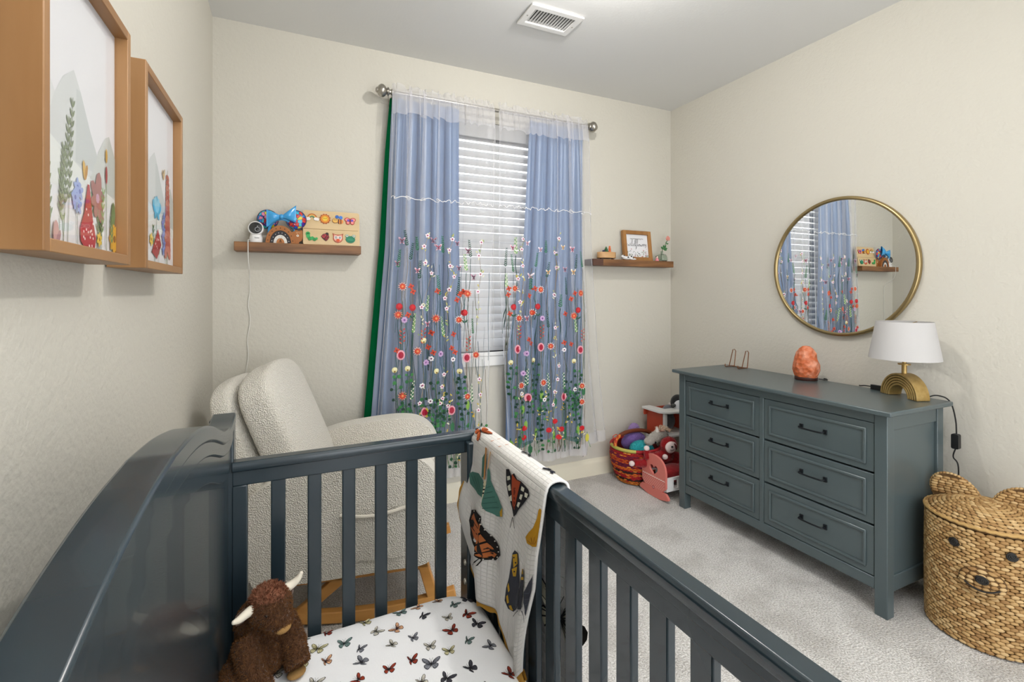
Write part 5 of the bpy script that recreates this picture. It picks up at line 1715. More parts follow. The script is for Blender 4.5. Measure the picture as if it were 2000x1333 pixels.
for s in (-1, 1):
    y0, y1 = (.215, .335) if s > 0 else (-.335, -.215)
    b = MB().prism(spd, lambda a, c, d: (a, d, c), y0, y1)
    b.build('arm_panel', sherpa_m, ch, local=True, bevel=.03, seg=4, ang=30)
    yo = (y1 - .008) if s > 0 else (y0 + .008)
    MB().tube([((a - .0) * .93, yo, .43 + (c - .43) * .925) for a, c in spd], .0055, 6, closed=True).build('piping', pipe_m, ch, local=True)
    # wooden side frame: rail, two splayed legs, curved rocker
    yw = s * .275
    def bar(name, P, wd, th):
        mb = MB()
        n = len(P)
        vs = []
        for i, (x, z) in enumerate(P):
            x1, z1 = P[min(i + 1, n - 1)]; x0, z0 = P[max(i - 1, 0)]
            l = math.hypot(x1 - x0, z1 - z0)
            nx, nz = -(z1 - z0) / l * wd / 2, (x1 - x0) / l * wd / 2
            vs += [(x + nx, yw - th / 2, z + nz), (x - nx, yw - th / 2, z - nz), (x - nx, yw + th / 2, z - nz), (x + nx, yw + th / 2, z + nz)]
        fs = [(4*i + k, 4*i + (k + 1) % 4, 4*(i + 1) + (k + 1) % 4, 4*(i + 1) + k) for i in range(n - 1) for k in range(4)]
        fs += [(3, 2, 1, 0), tuple(4 * (n - 1) + k for k in range(4))]
        mb.add(vs, fs)
        mb.build(name, pine_m, ch, local=True, bevel=.004)
    bar('side_rail', [(-.30, .188), (0, .196), (.31, .215)], .04, .034)
    bar('front_leg', [(.285, .22), (.335, .045)], .042, .034)
    bar('back_leg', [(-.02, .19), (-.20, .045)], .042, .034)
    bar('rocker', [(-.42 + .84 * k / 16, .028 + .055 * abs((k - 8.6) / 8) ** 2.2) for k in range(17)], .045, .036)
for x, z in ((-.17, .19), (.27, .2)):
    MB().box(x - .02, x + .02, -.26, .26, z - .03, z + .01).build('cross_rail', pine_m, ch, local=True, bevel=.003)
MB().ell((.07, 0, .39), (.31, .225, .085), 40, 20, p=.42).build('seat_cushion', sherpa_m, ch, local=True, ang=70)
MB().box(-.25, .3, -.22, .22, .215, .31).build('seat_base', sherpa_m, ch, local=True, bevel=.02, seg=3)
def pillow(cx, cz, rx, ry, rz, tilt, p, wob=0.0):
    M = Matrix.Translation((cx, 0, cz)) @ Matrix.Rotation(math.radians(tilt), 4, 'Y')
    mb = MB().ell((0, 0, 0), (rx, ry, rz), 56, 36, p=p)
    for i, v in enumerate(mb.v):
        e = wob * (v.y / ry)
        q = Vector(v)
        q.z += e * .5 * (1 if v.z > 0 else .2) + .016 * math.cos(v.y / ry * 2.6) * (v.z / rz)
        q.x += .012 * math.cos(v.y / ry * 1.5) * math.cos(v.z / rz * 1.5)
        mb.v[i] = M @ q
    return mb
pillow(-.405, .62, .052, .255, .335, -21, .38).build('backrest_shell', sherpa_m, ch, local=True, ang=70)
pillow(-.295, .715, .078, .262, .288, -22, .36, .03).build('back_cushion', sherpa_m, ch, local=True, ang=70)
Mc = Matrix.Translation((-.295, 0, .715)) @ Matrix.Rotation(math.radians(-22), 4, 'Y')
# side pocket with a rope edge
def pk(u, v):
    x = -.015 + .235 * u; z = .465 - .19 * v
    sag = .012 * math.sin(math.pi * u) * (1 - v)
    out = .014 * math.sin(math.pi * u) * (.35 + .65 * (1 - v)) + .006
    top = .018 * (u - .5) * (1 - v)
    return Vector((x + (.02 * (1 - v) - .0) * (u - .5), -.335 - out, z - sag + top))
MB().grid(pk, 24, 14).build('side_pocket', sherpa_m, ch, local=True, ang=70)
rp = [pk(i / 30, 0) + Vector((0, -.003, 0)) for i in range(31)]
rp += [pk(1, .08 * k) + Vector((.006 + .012 * math.sin(k * .5), -.004, 0)) for k in range(1, 6)]
MB().tube(rp, .0075, 8).build('pocket_cord', pipe_m, ch, local=True)

# ------------------------------------------------------------------ plush bison on the mattress
bi_m = mat('brown_plush', '#4a2f1d', 0.95, var=(60, '#5f3f27', .35, .65), bump=('noise', 140, .8, .006), spec=.1, sheen=.3)
bf_m = mat('brown_plush_fur', '#56371f', 1.0, var=(90, '#6f4b2d', .35, .65), spec=.0, sheen=.1)
tan_m = mat('tan_plush', '#a5804f', .95, bump=('noise', 160, .6, .004), spec=.1)
crown_m = mat('russet_plush', '#6b4130', 1.0, var=(80, '#8a5f4a', .35, .65), spec=.0)
ivory_m = mat('ivory_plush', '#e8dfcc', .8)
eye_m = mat('black_bead', '#0a0909', .08, coat=.5)
BA = math.radians(-58)                           # facing +X and towards the viewer
bs = thing('plush_bison', 'brown plush bison with ivory horns sitting on the mattress against headboard', 'plush toy', (-.056, 1.285, MZ - .001), BA)
bs.scale = (.87, .87, .87)
E_ = lambda c, r, M=None: ('e', c, r, M) if M else ('e', c, r)
body = blob('body', [
    E_((-.03, 0, .085), (.062, .066, .088)), E_((-.035, 0, .145), (.055, .062, .06)), E_((-.03, 0, .055), (.07, .08, .056)),
    E_((.018, 0, .198), (.052, .054, .054)), E_((.052, 0, .178), (.036, .038, .034)), E_((.0, 0, .17), (.05, .05, .05)),
    ('t', [(-.005, -.055, .135), (.035, -.066, .09), (.07, -.062, .05), (.085, -.06, .034)], [.032, .030, .030, .033]),
    ('t', [(-.005, .05, .135), (.03, .056, .09), (.06, .05, .05), (.075, .046, .034)], [.032, .030, .030, .033]),
    ('t', [(-.03, -.06, .045), (.02, -.098, .036), (.058, -.112, .034)], [.042, .038, .036]),
    ('t', [(-.03, .05, .045), (.0, .078, .036), (.02, .088, .034)], [.042, .036, .034]),
], bi_m, bs, .0055, 5, local=True)
fur('fur', body, bf_m, bs, 24000, .0075, .0010, 3, .15, accept=lambda p: p.z > .004)
for s in (-1, 1):
    hp = spline([(.012, s * .046, .222), (.014, s * .066, .226), (.02, s * .080, .236), (.024, s * .088, .250)] if s > 0 else [(.012, -.046, .215), (.016, -.066, .214), (.022, -.086, .214), (.030, -.102, .220)], 5)
    MB().tube(hp, [.0125 * (1 - .55 * (i / (len(hp) - 1)) ** 1.6) for i in range(len(hp))], 12).ell(tuple(hp[-1]), .0058, 10, 8).build('horn', ivory_m, bs, local=True, ang=70)
    MB().ell((.055, s * .031, .206), .0055, 12, 8).build('eye', eye_m, bs, local=True)
    er = MB().ell((0, 0, 0), (.010, .024, .015), 14, 10)
    M = Matrix.Translation((-.008, s * .062, .198)) @ Matrix.Rotation(math.radians(-s * 28), 4, 'X')
    er.v = [M @ v for v in er.v]
    er.build('ear', bi_m, bs, local=True)
    for (x, y) in (((.068, -.060), (.045, -.112)) if s < 0 else ((.056, .046), (.004, .088))):
        e = MB().ell((x + .012, y, .010), (.020, .026, .010), 16, 10)
        e.build('foot_sole', tan_m, bs, local=True)
MB().ell((.074, .002, .163), (.018, .022, .013), 18, 12).build('muzzle', tan_m, bs, local=True)
cap = MB().ell((.012, 0, .222), (.048, .046, .036), 20, 14).build('crown', crown_m, bs, local=True)
fur('crown_fur', cap, crown_m, bs, 1500, .009, .0015, 8, .0, accept=lambda p: p.z > .215)

# ------------------------------------------------------------------ dresser top: easel, salt lamp, table lamp
TZ = .8445
copper_m = mat('copper_wire', '#9a6a4c', .3, 1.0)
ez = thing('plate_easel', 'small copper wire display easel on the far end of the dresser', 'easel', (2.545, 2.13, TZ))
for y in (2.178, 2.083):
    b = MB()
    b.tube(spline([(2.505, y + .012, TZ + .018), (2.502, y + .008, TZ + .003), (2.53, y + .004, TZ + .003), (2.575, y, TZ + .003)], 5) , .0026, 8)
    b.tube([(2.53, y + .004, TZ + .003), (2.555, y - .004, TZ + .108), (2.56, y - .012, TZ + .110), (2.566, y - .016, TZ + .10), (2.548, y - .02, TZ + .003)], .0026, 8)
    b.build('wire_leg', copper_m, ez)
MB().tube([(2.55, 2.178, TZ + .003), (2.55, 2.083, TZ + .003)], .0026, 8).build('cross_wire', copper_m, ez)

salt_m = mat('himalayan_salt', '#c9683c', .55, var=(22, '#e3a184', .45, .7), bump=('voronoi', 45, .8, .01), spec=.4)
salt_m.node_tree.nodes['Principled BSDF'].inputs['Subsurface Weight'].default_value = .25
salt_m.node_tree.nodes['Principled BSDF'].inputs['Subsurface Radius'].default_value = (.03, .012, .006)
sl = thing('salt_lamp', 'rough orange salt rock lamp on a dark wooden base', 'lamp', (2.53, 1.68, TZ))
b = MB()
prof = [(0, .012), (.052, .014), (.060, .03), (.064, .055), (.062, .085), (.055, .115), (.046, .145), (.034, .168), (.018, .181), (0, .184)]
b.lathe(prof, 40, (0, 0, 0))
for i, v in enumerate(b.v):
    n1 = noise.noise(v * 22 + Vector((3, 1, 7))); n2 = noise.noise(v * 60)
    k = 1 + .13 * n1 + .05 * n2
    b.v[i] = Vector((2.53 + v.x * k * .95, 1.68 + v.y * k, TZ + v.z))
b.build('salt_rock', salt_m, sl, ang=25)
MB().lathe([(0, 0), (.053, 0), (.055, .003), (.055, .016), (.05, .02), (0, .02)], 36, (2.53, 1.68, TZ)).build('wooden_base', mat('dark_wood_base', '#3a1c14', .4), sl, bevel=.001)
blk_m = mat('black_cable', '#121314', .45)
MB().tube(spline([(2.565, 1.635, TZ + .008), (2.585, 1.605, TZ + .006), (2.603, 1.615, TZ + .0055), (2.612, 1.63, TZ + .004), (2.618, 1.64, TZ - .03), (2.62, 1.64, .5)], 6), .003, 8).build('cord', blk_m, sl)

lp = thing('table_lamp', 'brass arch table lamp with a tapered white fabric shade', 'lamp', (2.49, 1.215, TZ))
FA = math.atan2(-(2.518 - 2.452), -(1.312 - 1.139))      # direction along the arch feet
ax = Vector((2.455 - 2.522, 1.139 - 1.315, 0)).normalized()
nx = Vector((ax.y, -ax.x, 0))                              # out of the grooved face, towards the crib
if nx.x > 0: nx = -nx
cA = Vector((2.4855, 1.227, TZ + .001))
brass_m = mat('antique_brass', '#b79b63', .42, .65, var=(40, '#a5874c', .4, .7))
brass_d = mat('brass_groove', '#3a2e18', .45, 1.0)
RO, RI, DP = .096, .045, .062
def AP(r, t, d): return cA + ax * (r * math.cos(t)) + Vector((0, 0, 1)) * (r * 1.12 * math.sin(t)) - nx * d
def archring(name, r0, r1, d0, d1, m):
    b = MB(); n = 36
    vs = []
    for k in range(n + 1):
        t = math.pi * k / n
        vs += [AP(r0, t, d0), AP(r1, t, d0), AP(r1, t, d1), AP(r0, t, d1)]
    fs = [(4*k + q, 4*k + (q + 1) % 4, 4*(k + 1) + (q + 1) % 4, 4*(k + 1) + q) for k in range(n) for q in range(4)] + [(3, 2, 1, 0), tuple(4*n + q for q in range(4))]
    b.add(vs, fs); return b.build(name, m, lp, bevel=.0012, weld=True)
archring('arch_core', RI + .004, RO - .004, .003, DP - .002, brass_d)
nr = 5
for i in range(nr):
    w_ = (RO - RI) / nr
    archring('arch_band', RI + i * w_ + .0016, RI + (i + 1) * w_ - .0012, 0, DP - .001 if i in (0, nr - 1) else .02, brass_m)
top = AP(RO, math.pi / 2, DP * .5)
MB().lathe([(.010, -.003), (.010, .036), (.024, .037), (.024, .042), (.008, .043), (.008, .075), (0, .075)], 20, tuple(top)).build('neck', brass_m, lp, ang=40)
shade_m = fabric('white_linen_shade', '#d9d7d6', 1.0, .3)
sb = 1.017
MB().lathe([(.131, 0), (.132, .0), (.104, .168), (.103, .168)], 64, (top.x, top.y, sb), closed=True).build('lamp_shade', shade_m, lp, ang=50)
b = MB()
for k in range(3):
    a = 2 * math.pi * k / 3
    b.tube([(top.x, top.y, sb + .15), (top.x + .104 * math.cos(a), top.y + .104 * math.sin(a), sb + .165)], .0015, 6)
b.build('shade_ring', brass_m, lp)
b = MB()
b.tube(spline([(2.53, 1.145, TZ + .004), (2.565, 1.13, TZ + .018), (2.59, 1.115, TZ + .016), (2.607, 1.10, TZ + .006), (2.613, 1.085, TZ - .02), (2.615, 1.073, .76), (2.617, 1.071, .70)], 6), .0028, 8)
b.tube(spline([(2.617, 1.074, .64), (2.616, 1.082, .60), (2.62, 1.066, .56), (2.622, 1.07, .40)], 6), .0028, 8)
b.build('cord', blk_m, lp)
MB().prism(rrect(.026, .064, .006, 3, 1.073, .67), lambda a, c, d: (d, a, c), 2.605, 2.628).build('inline_switch', blk_m, lp, bevel=.002)
ad = thing('plug_adapter', 'small black plug adapter lying on the dresser behind the brass arch', 'adapter', (2.575, 1.365, TZ))
MB().prism(rrect(.05, .018, .005, 3, 0, 0), lambda a, c, d: (2.575 + c, 1.36 + a, TZ + d), 0, .022).build('plug_body', blk_m, ad, bevel=.003)
MB().tube(spline([(2.575, 1.385, TZ + .012), (2.57, 1.41, TZ + .012), (2.585, 1.44, TZ + .005), (2.598, 1.45, TZ + .004)], 6), .0028, 8).build('cable', blk_m, ad)

# ------------------------------------------------------------------ bear-faced woven hamper
HC, HR, HH = Vector((2.452, .915, 0)), .176, .445
hm = thing('bear_hamper', 'woven seagrass hamper with bear ears and face beside the dresser', 'hamper', tuple(HC))
straw_v = vcol('seagrass_strands', .7, .35)
core_m = mat('seagrass_core', '#5a4020', .9)
STRAW = ['#a68353', '#ae8b5b', '#b89664', '#bf9e6e', '#9c784a', '#b3905e', '#967246', '#c6a777']
rg = random.Random(21)
def strand(mb, c, t, n, L, wd, th, col):
    """a plump lozenge of seagrass: c centre, t along, n out"""
    s = n.cross(t)
    ring = []
    vs = [c - t * L / 2]
    for f_, k in ((-.28, .85), (0, 1.0), (.28, .85)):
        for a in (0, 60, 120, 180, 240, 300):
            a = math.radians(a)
            vs.append(c + t * (L * f_) + s * (wd / 2 * k * math.cos(a)) + n * (th * k * math.sin(a)))
    vs.append(c + t * L / 2)
    fs = [(0, 1 + (k + 1) % 6, 1 + k) for k in range(6)]
    for q in range(2):
        fs += [(1 + 6*q + k, 1 + 6*q + (k + 1) % 6, 7 + 6*q + (k + 1) % 6, 7 + 6*q + k) for k in range(6)]
    fs += [(19, 13 + k, 13 + (k + 1) % 6) for k in range(6)]
    mb.add(vs, fs, 0, H(col))
def body_r(z): return HR * (1.0 + .012 * math.sin(z / HH * math.pi)) 
hb_core = MB().lathe([(0, .002), (HR - .006, .002), (HR - .003, HH * .5), (HR - .006, HH - .004), (HR - .012, HH - .002), (HR - .012, .01), (0, .01)], 64, tuple(HC)).build('basket_body', core_m, hm)
mb = MB()
rows, around = 37, 44
for i in range(rows):
    z = .006 + (HH - .014) * (i + .5) / rows
    for k in range(around):
        a = 2 * math.pi * (k + (.5 if i % 2 else 0) + rg.uniform(-.08, .08)) / around
        n = Vector((math.cos(a), math.sin(a), 0)); t = Vector((-math.sin(a), math.cos(a), rg.uniform(-.14, .06))).normalized()
        R = body_r(z)
        strand(mb, HC + n * R + Vector((0, 0, z)), t, n, 2 * math.pi * R / around * rg.uniform(1.08, 1.25), .0145 * rg.uniform(.85, 1.12), .0055, rg.choice(STRAW))
mb.build('woven_strands', straw_v, hb_core, kind='stuff', ang=75)
def lid_z(r): return HH + .008 + .048 * (1 - (r / HR) ** 2.2)
lid = MB().lathe([(HR + .002, HH - .004), (HR + .004, HH + .004)] + [(HR * k / 12, lid_z(HR * k / 12) - .003) for k in range(12, -1, -1)], 64, tuple(HC)).build('lid', core_m, hm)
mb = MB()
for i in range(13):
    r = .012 + (HR - .014) * i / 12
    cnt = max(5, int(2 * math.pi * r / .021))
    for k in range(cnt):
        a = 2 * math.pi * (k + .5 * (i % 2)) / cnt
        c = Vector((math.cos(a), math.sin(a), 0))
        sl_ = (lid_z(r + .004) - lid_z(r - .004)) / .008
        n = Vector((-c.x * sl_, -c.y * sl_, 1)).normalized()
        t = Vector((-c.y, c.x, 0)); t = (t + c * .25).normalized(); t = (t - n * t.dot(n)).normalized()
        strand(mb, HC + c * r + Vector((0, 0, lid_z(r))), t, n, .027 * rg.uniform(.95, 1.15), .0145 * rg.uniform(.9, 1.15), .005, rg.choice(STRAW))
mb.build('woven_strands', straw_v, lid, kind='stuff', ang=75)
MB().tube([HC + Vector(((HR + .003) * math.cos(a), (HR + .003) * math.sin(a), HH + .006 + .0012 * math.sin(a * 40))) for a in [2 * math.pi * k / 160 for k in range(160)]], .0058, 8, closed=True).build('lid_rim', mat('pale_seagrass', '#b8945a', .75, bump=('noise', 160, .5, .003)), hm)
fd = math.radians(-163)
fn_ = Vector((math.cos(fd), math.sin(fd), 0)); fp_ = Vector((-fn_.y, fn_.x, 0))      # face direction and its side
for s in (-1, 1):
    base = HC + fp_ * (.092 * s) - fn_ * .070 + Vector((0, 0, lid_z(.118) + .006))
    Er = .074
    tilt = (fp_ * s * .25 + Vector((0, 0, 1))).normalized()
    oc = []
    P = [(Er * math.cos(a) * 1.02, Er * math.sin(a) * 1.05) for a in [math.pi * (-.12 + 1.24 * k / 24) for k in range(25)]]
    ear = MB().prism(P, lambda a, c, d: base + fp_ * a + tilt * c + fn_ * d, -.010, .010).build('ear', core_m, hm)
    mb = MB()
    for sd in (-1, 1):
        for i in range(7):
            h = -.004 + .0105 * i
            half = math.sqrt(max(0, 1 - (h / (Er * 1.05)) ** 2)) * Er
            cnt = max(2, int(2 * half / .02))
            for k in range(cnt):
                x = -half + 2 * half * (k + .5) / cnt
                strand(mb, base + fp_ * x + tilt * h + fn_ * (.010 * sd), fp_ + tilt * rg.uniform(-.06, .06), fn_ * sd, 2 * half / cnt * 1.18, .0125, .005, rg.choice(STRAW))
    for k in range(26):
        a = math.pi * (-.12 + 1.24 * (k + .5) / 26)
        c = fp_ * math.cos(a) + tilt * math.sin(a) * 1.05
        t = (-fp_ * math.sin(a) + tilt * math.cos(a)).normalized()
        strand(mb, base + c * Er, t, fn_, .016, .012, .011, rg.choice(STRAW))
    mb.build('woven_strands', straw_v, ear, kind='stuff', ang=75)
def on_body(ang, z, out=0.0):
    a = math.radians(ang)
    return HC + Vector((math.cos(a), math.sin(a), 0)) * (body_r(z) + .006 + out) + Vector((0, 0, z))
cord_b = mat('black_braid', '#15120f', .6, bump=('noise', 300, .5, .002))
def coil(name, ang, z, rx, rz, out, turns=3):
    pts = []
    N_ = 60
    for k in range(N_ + 1):
        t = k / N_
        a = 2 * math.pi * turns * t
        pts.append(on_body(ang + math.degrees(rx * t * math.cos(a) / HR), z + rz * t * math.sin(a), out + .003))
    b = MB(); b.tube(pts, .0034, 6)
    c0 = on_body(ang, z, out)
    n = (c0 - HC); n.z = 0; n.normalize(); tt = Vector((-n.y, n.x, 0))
    b.add([c0 + n * .0015] + [c0 + tt * (rx * math.cos(2 * math.pi * k / 20)) + Vector((0, 0, rz * math.sin(2 * math.pi * k / 20))) for k in range(20)], [(0, 1 + k, 1 + (k + 1) % 20) for k in range(20)])
    b.build(name, cord_b, hm, ang=80)
coil('eye', 173.5, .377, .015, .015, .001)
coil('eye', -138.5, .380, .015, .015, .001)
mz = MB()
mc_ = on_body(-162, .262, -.012)
n0 = Vector((math.cos(math.radians(-162)), math.sin(math.radians(-162)), 0)); t0 = Vector((-n0.y, n0.x, 0))
mzl = MB()
Mz = Matrix(((t0.x, 0, n0.x, mc_.x), (t0.y, 0, n0.y, mc_.y), (0, 1, 0, mc_.z), (0, 0, 0, 1)))
mzl.ell((0, 0, 0), (.064, .052, .034), 28, 14, M=Mz)
muz = mzl.build('muzzle', core_m, hm)
for i in range(7):
    v_ = -.042 + .014 * i
    half = .064 * math.sqrt(1 - (v_ / .0535) ** 2)
    cnt = max(2, int(2 * half / .02))
    for k in range(cnt):
        u_ = -half + 2 * half * (k + .5) / cnt
        dd = .034 * math.sqrt(max(.05, 1 - (u_ / .066) ** 2 - (v_ / .055) ** 2))
        p = mc_ + t0 * u_ + Vector((0, 0, v_)) + n0 * dd
        nn = (t0 * (u_ / .064 ** 2) + Vector((0, 0, v_ / .052 ** 2)) + n0 * (dd / .034 ** 2)).normalized()
        tt = (t0 - nn * t0.dot(nn)).normalized()
        strand(mz, p, tt, nn, 2 * half / cnt * 1.18, .0135, .005, rg.choice(STRAW))
mz.build('woven_strands', straw_v, muz, kind='stuff', ang=75)
b = MB()
np_ = [mc_ + n0 * .040 + t0 * (.018 * (k / 60) * math.cos(2 * math.pi * 3.4 * k / 60)) + Vector((0, 0, .018 + .014 * (k / 60) * math.sin(2 * math.pi * 3.4 * k / 60))) for k in range(61)]
b.tube(np_, .0036, 6)
cc = mc_ + n0 * .0385 + Vector((0, 0, .018))
b.add([cc] + [cc + t0 * (.019 * math.cos(2 * math.pi * k / 20)) + Vector((0, 0, .015 * math.sin(2 * math.pi * k / 20))) for k in range(20)], [(0, 1 + k, 1 + (k + 1) % 20) for k in range(20)])
b.build('nose', cord_b, hm, ang=80)
smile = []
for k in range(25):
    u_ = -.046 + .092 * k / 24
    v_ = -.021 + .016 * (abs(u_) / .046) ** 2
    dd = .034 * math.sqrt(max(.02, 1 - (u_ / .066) ** 2 - (v_ / .055) ** 2)) + .006
    smile.append(mc_ + t0 * u_ + Vector((0, 0, v_)) + n0 * dd)
MB().tube(smile, .0028, 8).build('mouth', cord_b, hm)

# ------------------------------------------------------------------ toys in the corner
# red striped woven basket
KC, KR, KH = Vector((2.195, 2.685, 0)), .178, .245
bk = thing('market_basket', 'round red and orange striped woven basket with arched handle', 'basket', tuple(KC))
def kr(z): return KR * (.66 + .34 * math.sin(min(1, z / KH * 1.15) * math.pi / 2) ** .8) * (1.0 if z < KH * .75 else 1 - .05 * (z / KH - .75) / .25)
prof = [(0, .004)] + [(kr(KH * k / 14), max(.004, KH * k / 14)) for k in range(15)] + [(kr(KH * k / 14) - .008, max(.012, KH * k / 14)) for k in range(14, -1, -1)] + [(0, .012)]
core_r = MB().lathe(prof, 56, tuple(KC)).build('basket_body', mat('basket_core', '#7a1a1c', .85), bk)
mb = MB()
bands = ['#b5651d', '#c4701f', '#2c1a18', '#a81c20', '#a81c20', '#d0661f', '#2c1a18', '#a81c20', '#d0661f', '#6a1638', '#6a1638', '#c9541f', '#c9541f', '#7c1a3a', '#7c1a3a', '#a81c20', '#a81c20']
nb = 25
for i in range(nb):
    z = .008 + (KH - .02) * (i + .5) / nb
    R = kr(z)
    n_ = 40
    for k in range(n_):
        a = 2 * math.pi * (k + .5 * (i % 2)) / n_
        n = Vector((math.cos(a), math.sin(a), 0)); t = Vector((-math.sin(a), math.cos(a), 0))
        col = bands[i * len(bands) // nb]
        if rg.random() < .16: col = rg.choice(['#e0913c', '#a81c20', '#d0661f'])
        strand(mb, KC + n * R + Vector((0, 0, z)), t, n, 2 * math.pi * R / n_ * 1.15, .0095, .0038, col)
mb.build('woven_strands', straw_v, core_r, kind='stuff', ang=75)
def rim_seg(a0, a1, col, nm):
    MB().tube([KC + Vector(((kr(KH) - .001) * math.cos(a), (kr(KH) - .001) * math.sin(a), KH + .002)) for a in [math.radians(a0 + (a1 - a0) * k / 24) for k in range(25)]], .0115, 10).build(nm, mat(nm + col, col, .7, bump=('noise', 180, .5, .003)), bk)
rim_seg(-128, 95, '#a3181f', 'rim_wrap'); rim_seg(-205, -128, '#b9b257', 'rim_wrap'); rim_seg(95, 155, '#a3181f', 'rim_wrap')
# handle: arch from the left side across to the right
ha = math.radians(178)
hd = Vector((math.cos(ha), math.sin(ha), 0))
hpts = []
for k in range(33):
    t = k / 32
    c = math.cos(math.pi * t)
    hpts.append(KC + hd * (kr(KH) * c * (1.0 if abs(c) > .6 else 1.0)) + Vector((0, .02 * math.sin(math.pi * t), KH + .012 + .082 * math.sin(math.pi * t) ** .8)))
MB().tube(hpts[:9], .012, 10).build('handle_wrap', mat('red_orange_wrap', '#b8321e', .7, var=(55, '#d98a2c', .5, .6), bump=('noise', 160, .6, .003)), bk)
MB().tube(hpts[8:], .0135, 12).build('leather_grip', mat('brown_leather', '#6a2f14', .5), bk)
bp_ = hpts[7]
MB().tube(spline([bp_, bp_ + Vector((-.03, -.01, .02)), bp_ + Vector((-.055, -.01, .012)), bp_ + Vector((-.05, -.012, -.004)), bp_ + Vector((-.01, -.01, .0))], 6), .003, 6).build('leather_tie', mat('red_cord', '#b83a24', .7), bk)

# plush toys in the basket
def plush(name, label, parts, col, extra=None, vox=.006):
    xs = [p[1] for p in parts if p[0] == 'e']
    c = Vector(xs[0])
    t = thing(name, label, 'plush toy', (c.x, c.y, min(p[1][2] - p[2][2] for p in parts if p[0] == 'e')))
    m = mat(name + '_' + col, col, .95, bump=('noise', 170, .7, .004), spec=.1, sheen=.3)
    bd_ = blob('body', parts, m, t, vox, 6)
    fur('pile', bd_, m, t, 5000, .0055, .0011, len(label), .1)
    return t
pt = plush('round_plush', 'rounded turquoise plush toy lying in the red basket', [('e', (2.19, 2.62, KH + .0), (.085, .06, .045)), ('e', (2.22, 2.61, KH - .015), (.06, .055, .045))], '#2fa9b0')
MB().tube([(2.19 + .06 + .0 * k, 2.57 + .008 * k, KH + .035 - .009 * k) for k in range(7)], .002, 6).build('seam', mat('teal_dark', '#1c6a74', .9), pt)
plush('round_plush', 'purple plush toy behind the turquoise one in the basket', [('e', (2.215, 2.72, KH + .03), (.085, .05, .045)), ('e', (2.19, 2.735, KH + .005), (.07, .05, .05))], '#7a5fa0')
plush('round_plush', 'lilac plush toy standing at the back of the basket', [('e', (2.275, 2.80, KH + .045), (.05, .035, .07)), ('e', (2.275, 2.80, KH - .02), (.05, .035, .05))], '#a78cc0')
# grey unicorn / horse plush with cream mane, looking left
q = lambda u, v, y: at_y(u, v, y)
hp0, hp1 = q(1268, 862, 2.545), q(1288, 850, 2.56)
us = plush('horse_plush', 'grey plush horse with cream and pink mane lying in the basket', [('e', tuple(hp1 + Vector((.01, 0, 0))), (.048, .036, .038)), ('e', tuple(hp0), (.036, .03, .028)), ('e', tuple(hp1 + Vector((.055, .03, -.05))), (.05, .045, .06)), ('e', tuple((hp0 + hp1) / 2), (.05, .035, .036)), ('e', tuple(hp0 * .3 + hp1 * .7), (.05, .036, .038))], '#b0aaa2')
mane = MB()
for k in range(110):
    t = rg.random()
    p = hp1 + Vector((-.03 + .095 * t, rg.uniform(-.03, .02), .026 + .012 * math.sin(t * 3) - .03 * max(0, t - .6)))
    d = Vector((rg.uniform(-.4, .7), rg.uniform(-.5, .2), rg.uniform(.1, .8))).normalized()
    mane.tube([p, p + d * .022, p + d * .036 + Vector((.006, 0, -.008))], [.0028, .0022, .0006], 4, col=H(rg.choice(['#d8c2a8', '#cfa795', '#e3d4c0', '#d9a394', '#bfa890'])))
mane.build('mane', vcol('mane_yarn', .9, .1), us, kind='stuff')
MB().lathe([(.013, 0), (.009, .02), (0, .036)], 10, tuple(hp1 + Vector((-.03, -.01, .028)))).build('ear', mat('white_plush', '#e5e0da', .95), us)
MB().ell(tuple(hp0 + Vector((.032, -.026, -.008))), (.008, .004, .008), 10, 8).build('eye', eye_m, us)
# red sloth plush hanging over the basket
red_m = '#8e1218'
hd_ = q(1306, 870, 2.455)
slth = plush('sloth_plush', 'red plush sloth with pale face hugging the front of basket', [
    ('e', tuple(hd_), (.062, .046, .056)), ('e', tuple(q(1318, 905, 2.49)), (.085, .05, .075)), ('e', tuple(q(1300, 890, 2.48)), (.06, .045, .05)),
    ('t', [tuple(q(1300, 888, 2.47)), tuple(q(1278, 893, 2.47)), tuple(q(1264, 892, 2.475)), tuple(q(1263, 880, 2.485))], [.032, .030, .026, .023]),
    ('t', [tuple(q(1290, 905, 2.50)), tuple(q(1265, 905, 2.50)), tuple(q(1245, 905, 2.50)), tuple(q(1238, 906, 2.505))], [.032, .030, .026, .022])], red_m, vox=.006)
pale_m = mat('pale_plush', '#e6d3d0', .95, bump=('noise', 170, .5, .003), spec=.1)
ptch = mat('dark_red_plush', '#5c0c14', .95)
fc = hd_ + Vector((-.012, -.028, -.002))
MB().ell(tuple(fc + Vector((0, -.006, 0))), (.046, .022, .038), 20, 12).build('face', pale_m, slth)
MB().ell(tuple(fc + Vector((.024, -.020, .004))), (.011, .008, .024), 14, 10, M=rot_about(fc + Vector((.022, -.012, .004)), 'Y', -25)).build('eye_patch', ptch, slth)
MB().ell(tuple(fc + Vector((-.010, -.028, .010))), (.009, .005, .006), 12, 8).build('nose', eye_m, slth)
MB().tube(spline([tuple(fc + Vector((-.024, -.025, -.008))), tuple(fc + Vector((-.012, -.0285, -.014))), tuple(fc + Vector((.004, -.0285, -.010)))], 5), .0014, 6).build('mouth', dark_m, slth)
for u_, v_, y_ in ((1263, 876, 2.478), (1234, 906, 2.495), (1299, 893, 2.425)):
    MB().ell(tuple(q(u_, v_, y_)), (.019, .018, .017), 14, 10).build('paw', pale_m, slth)

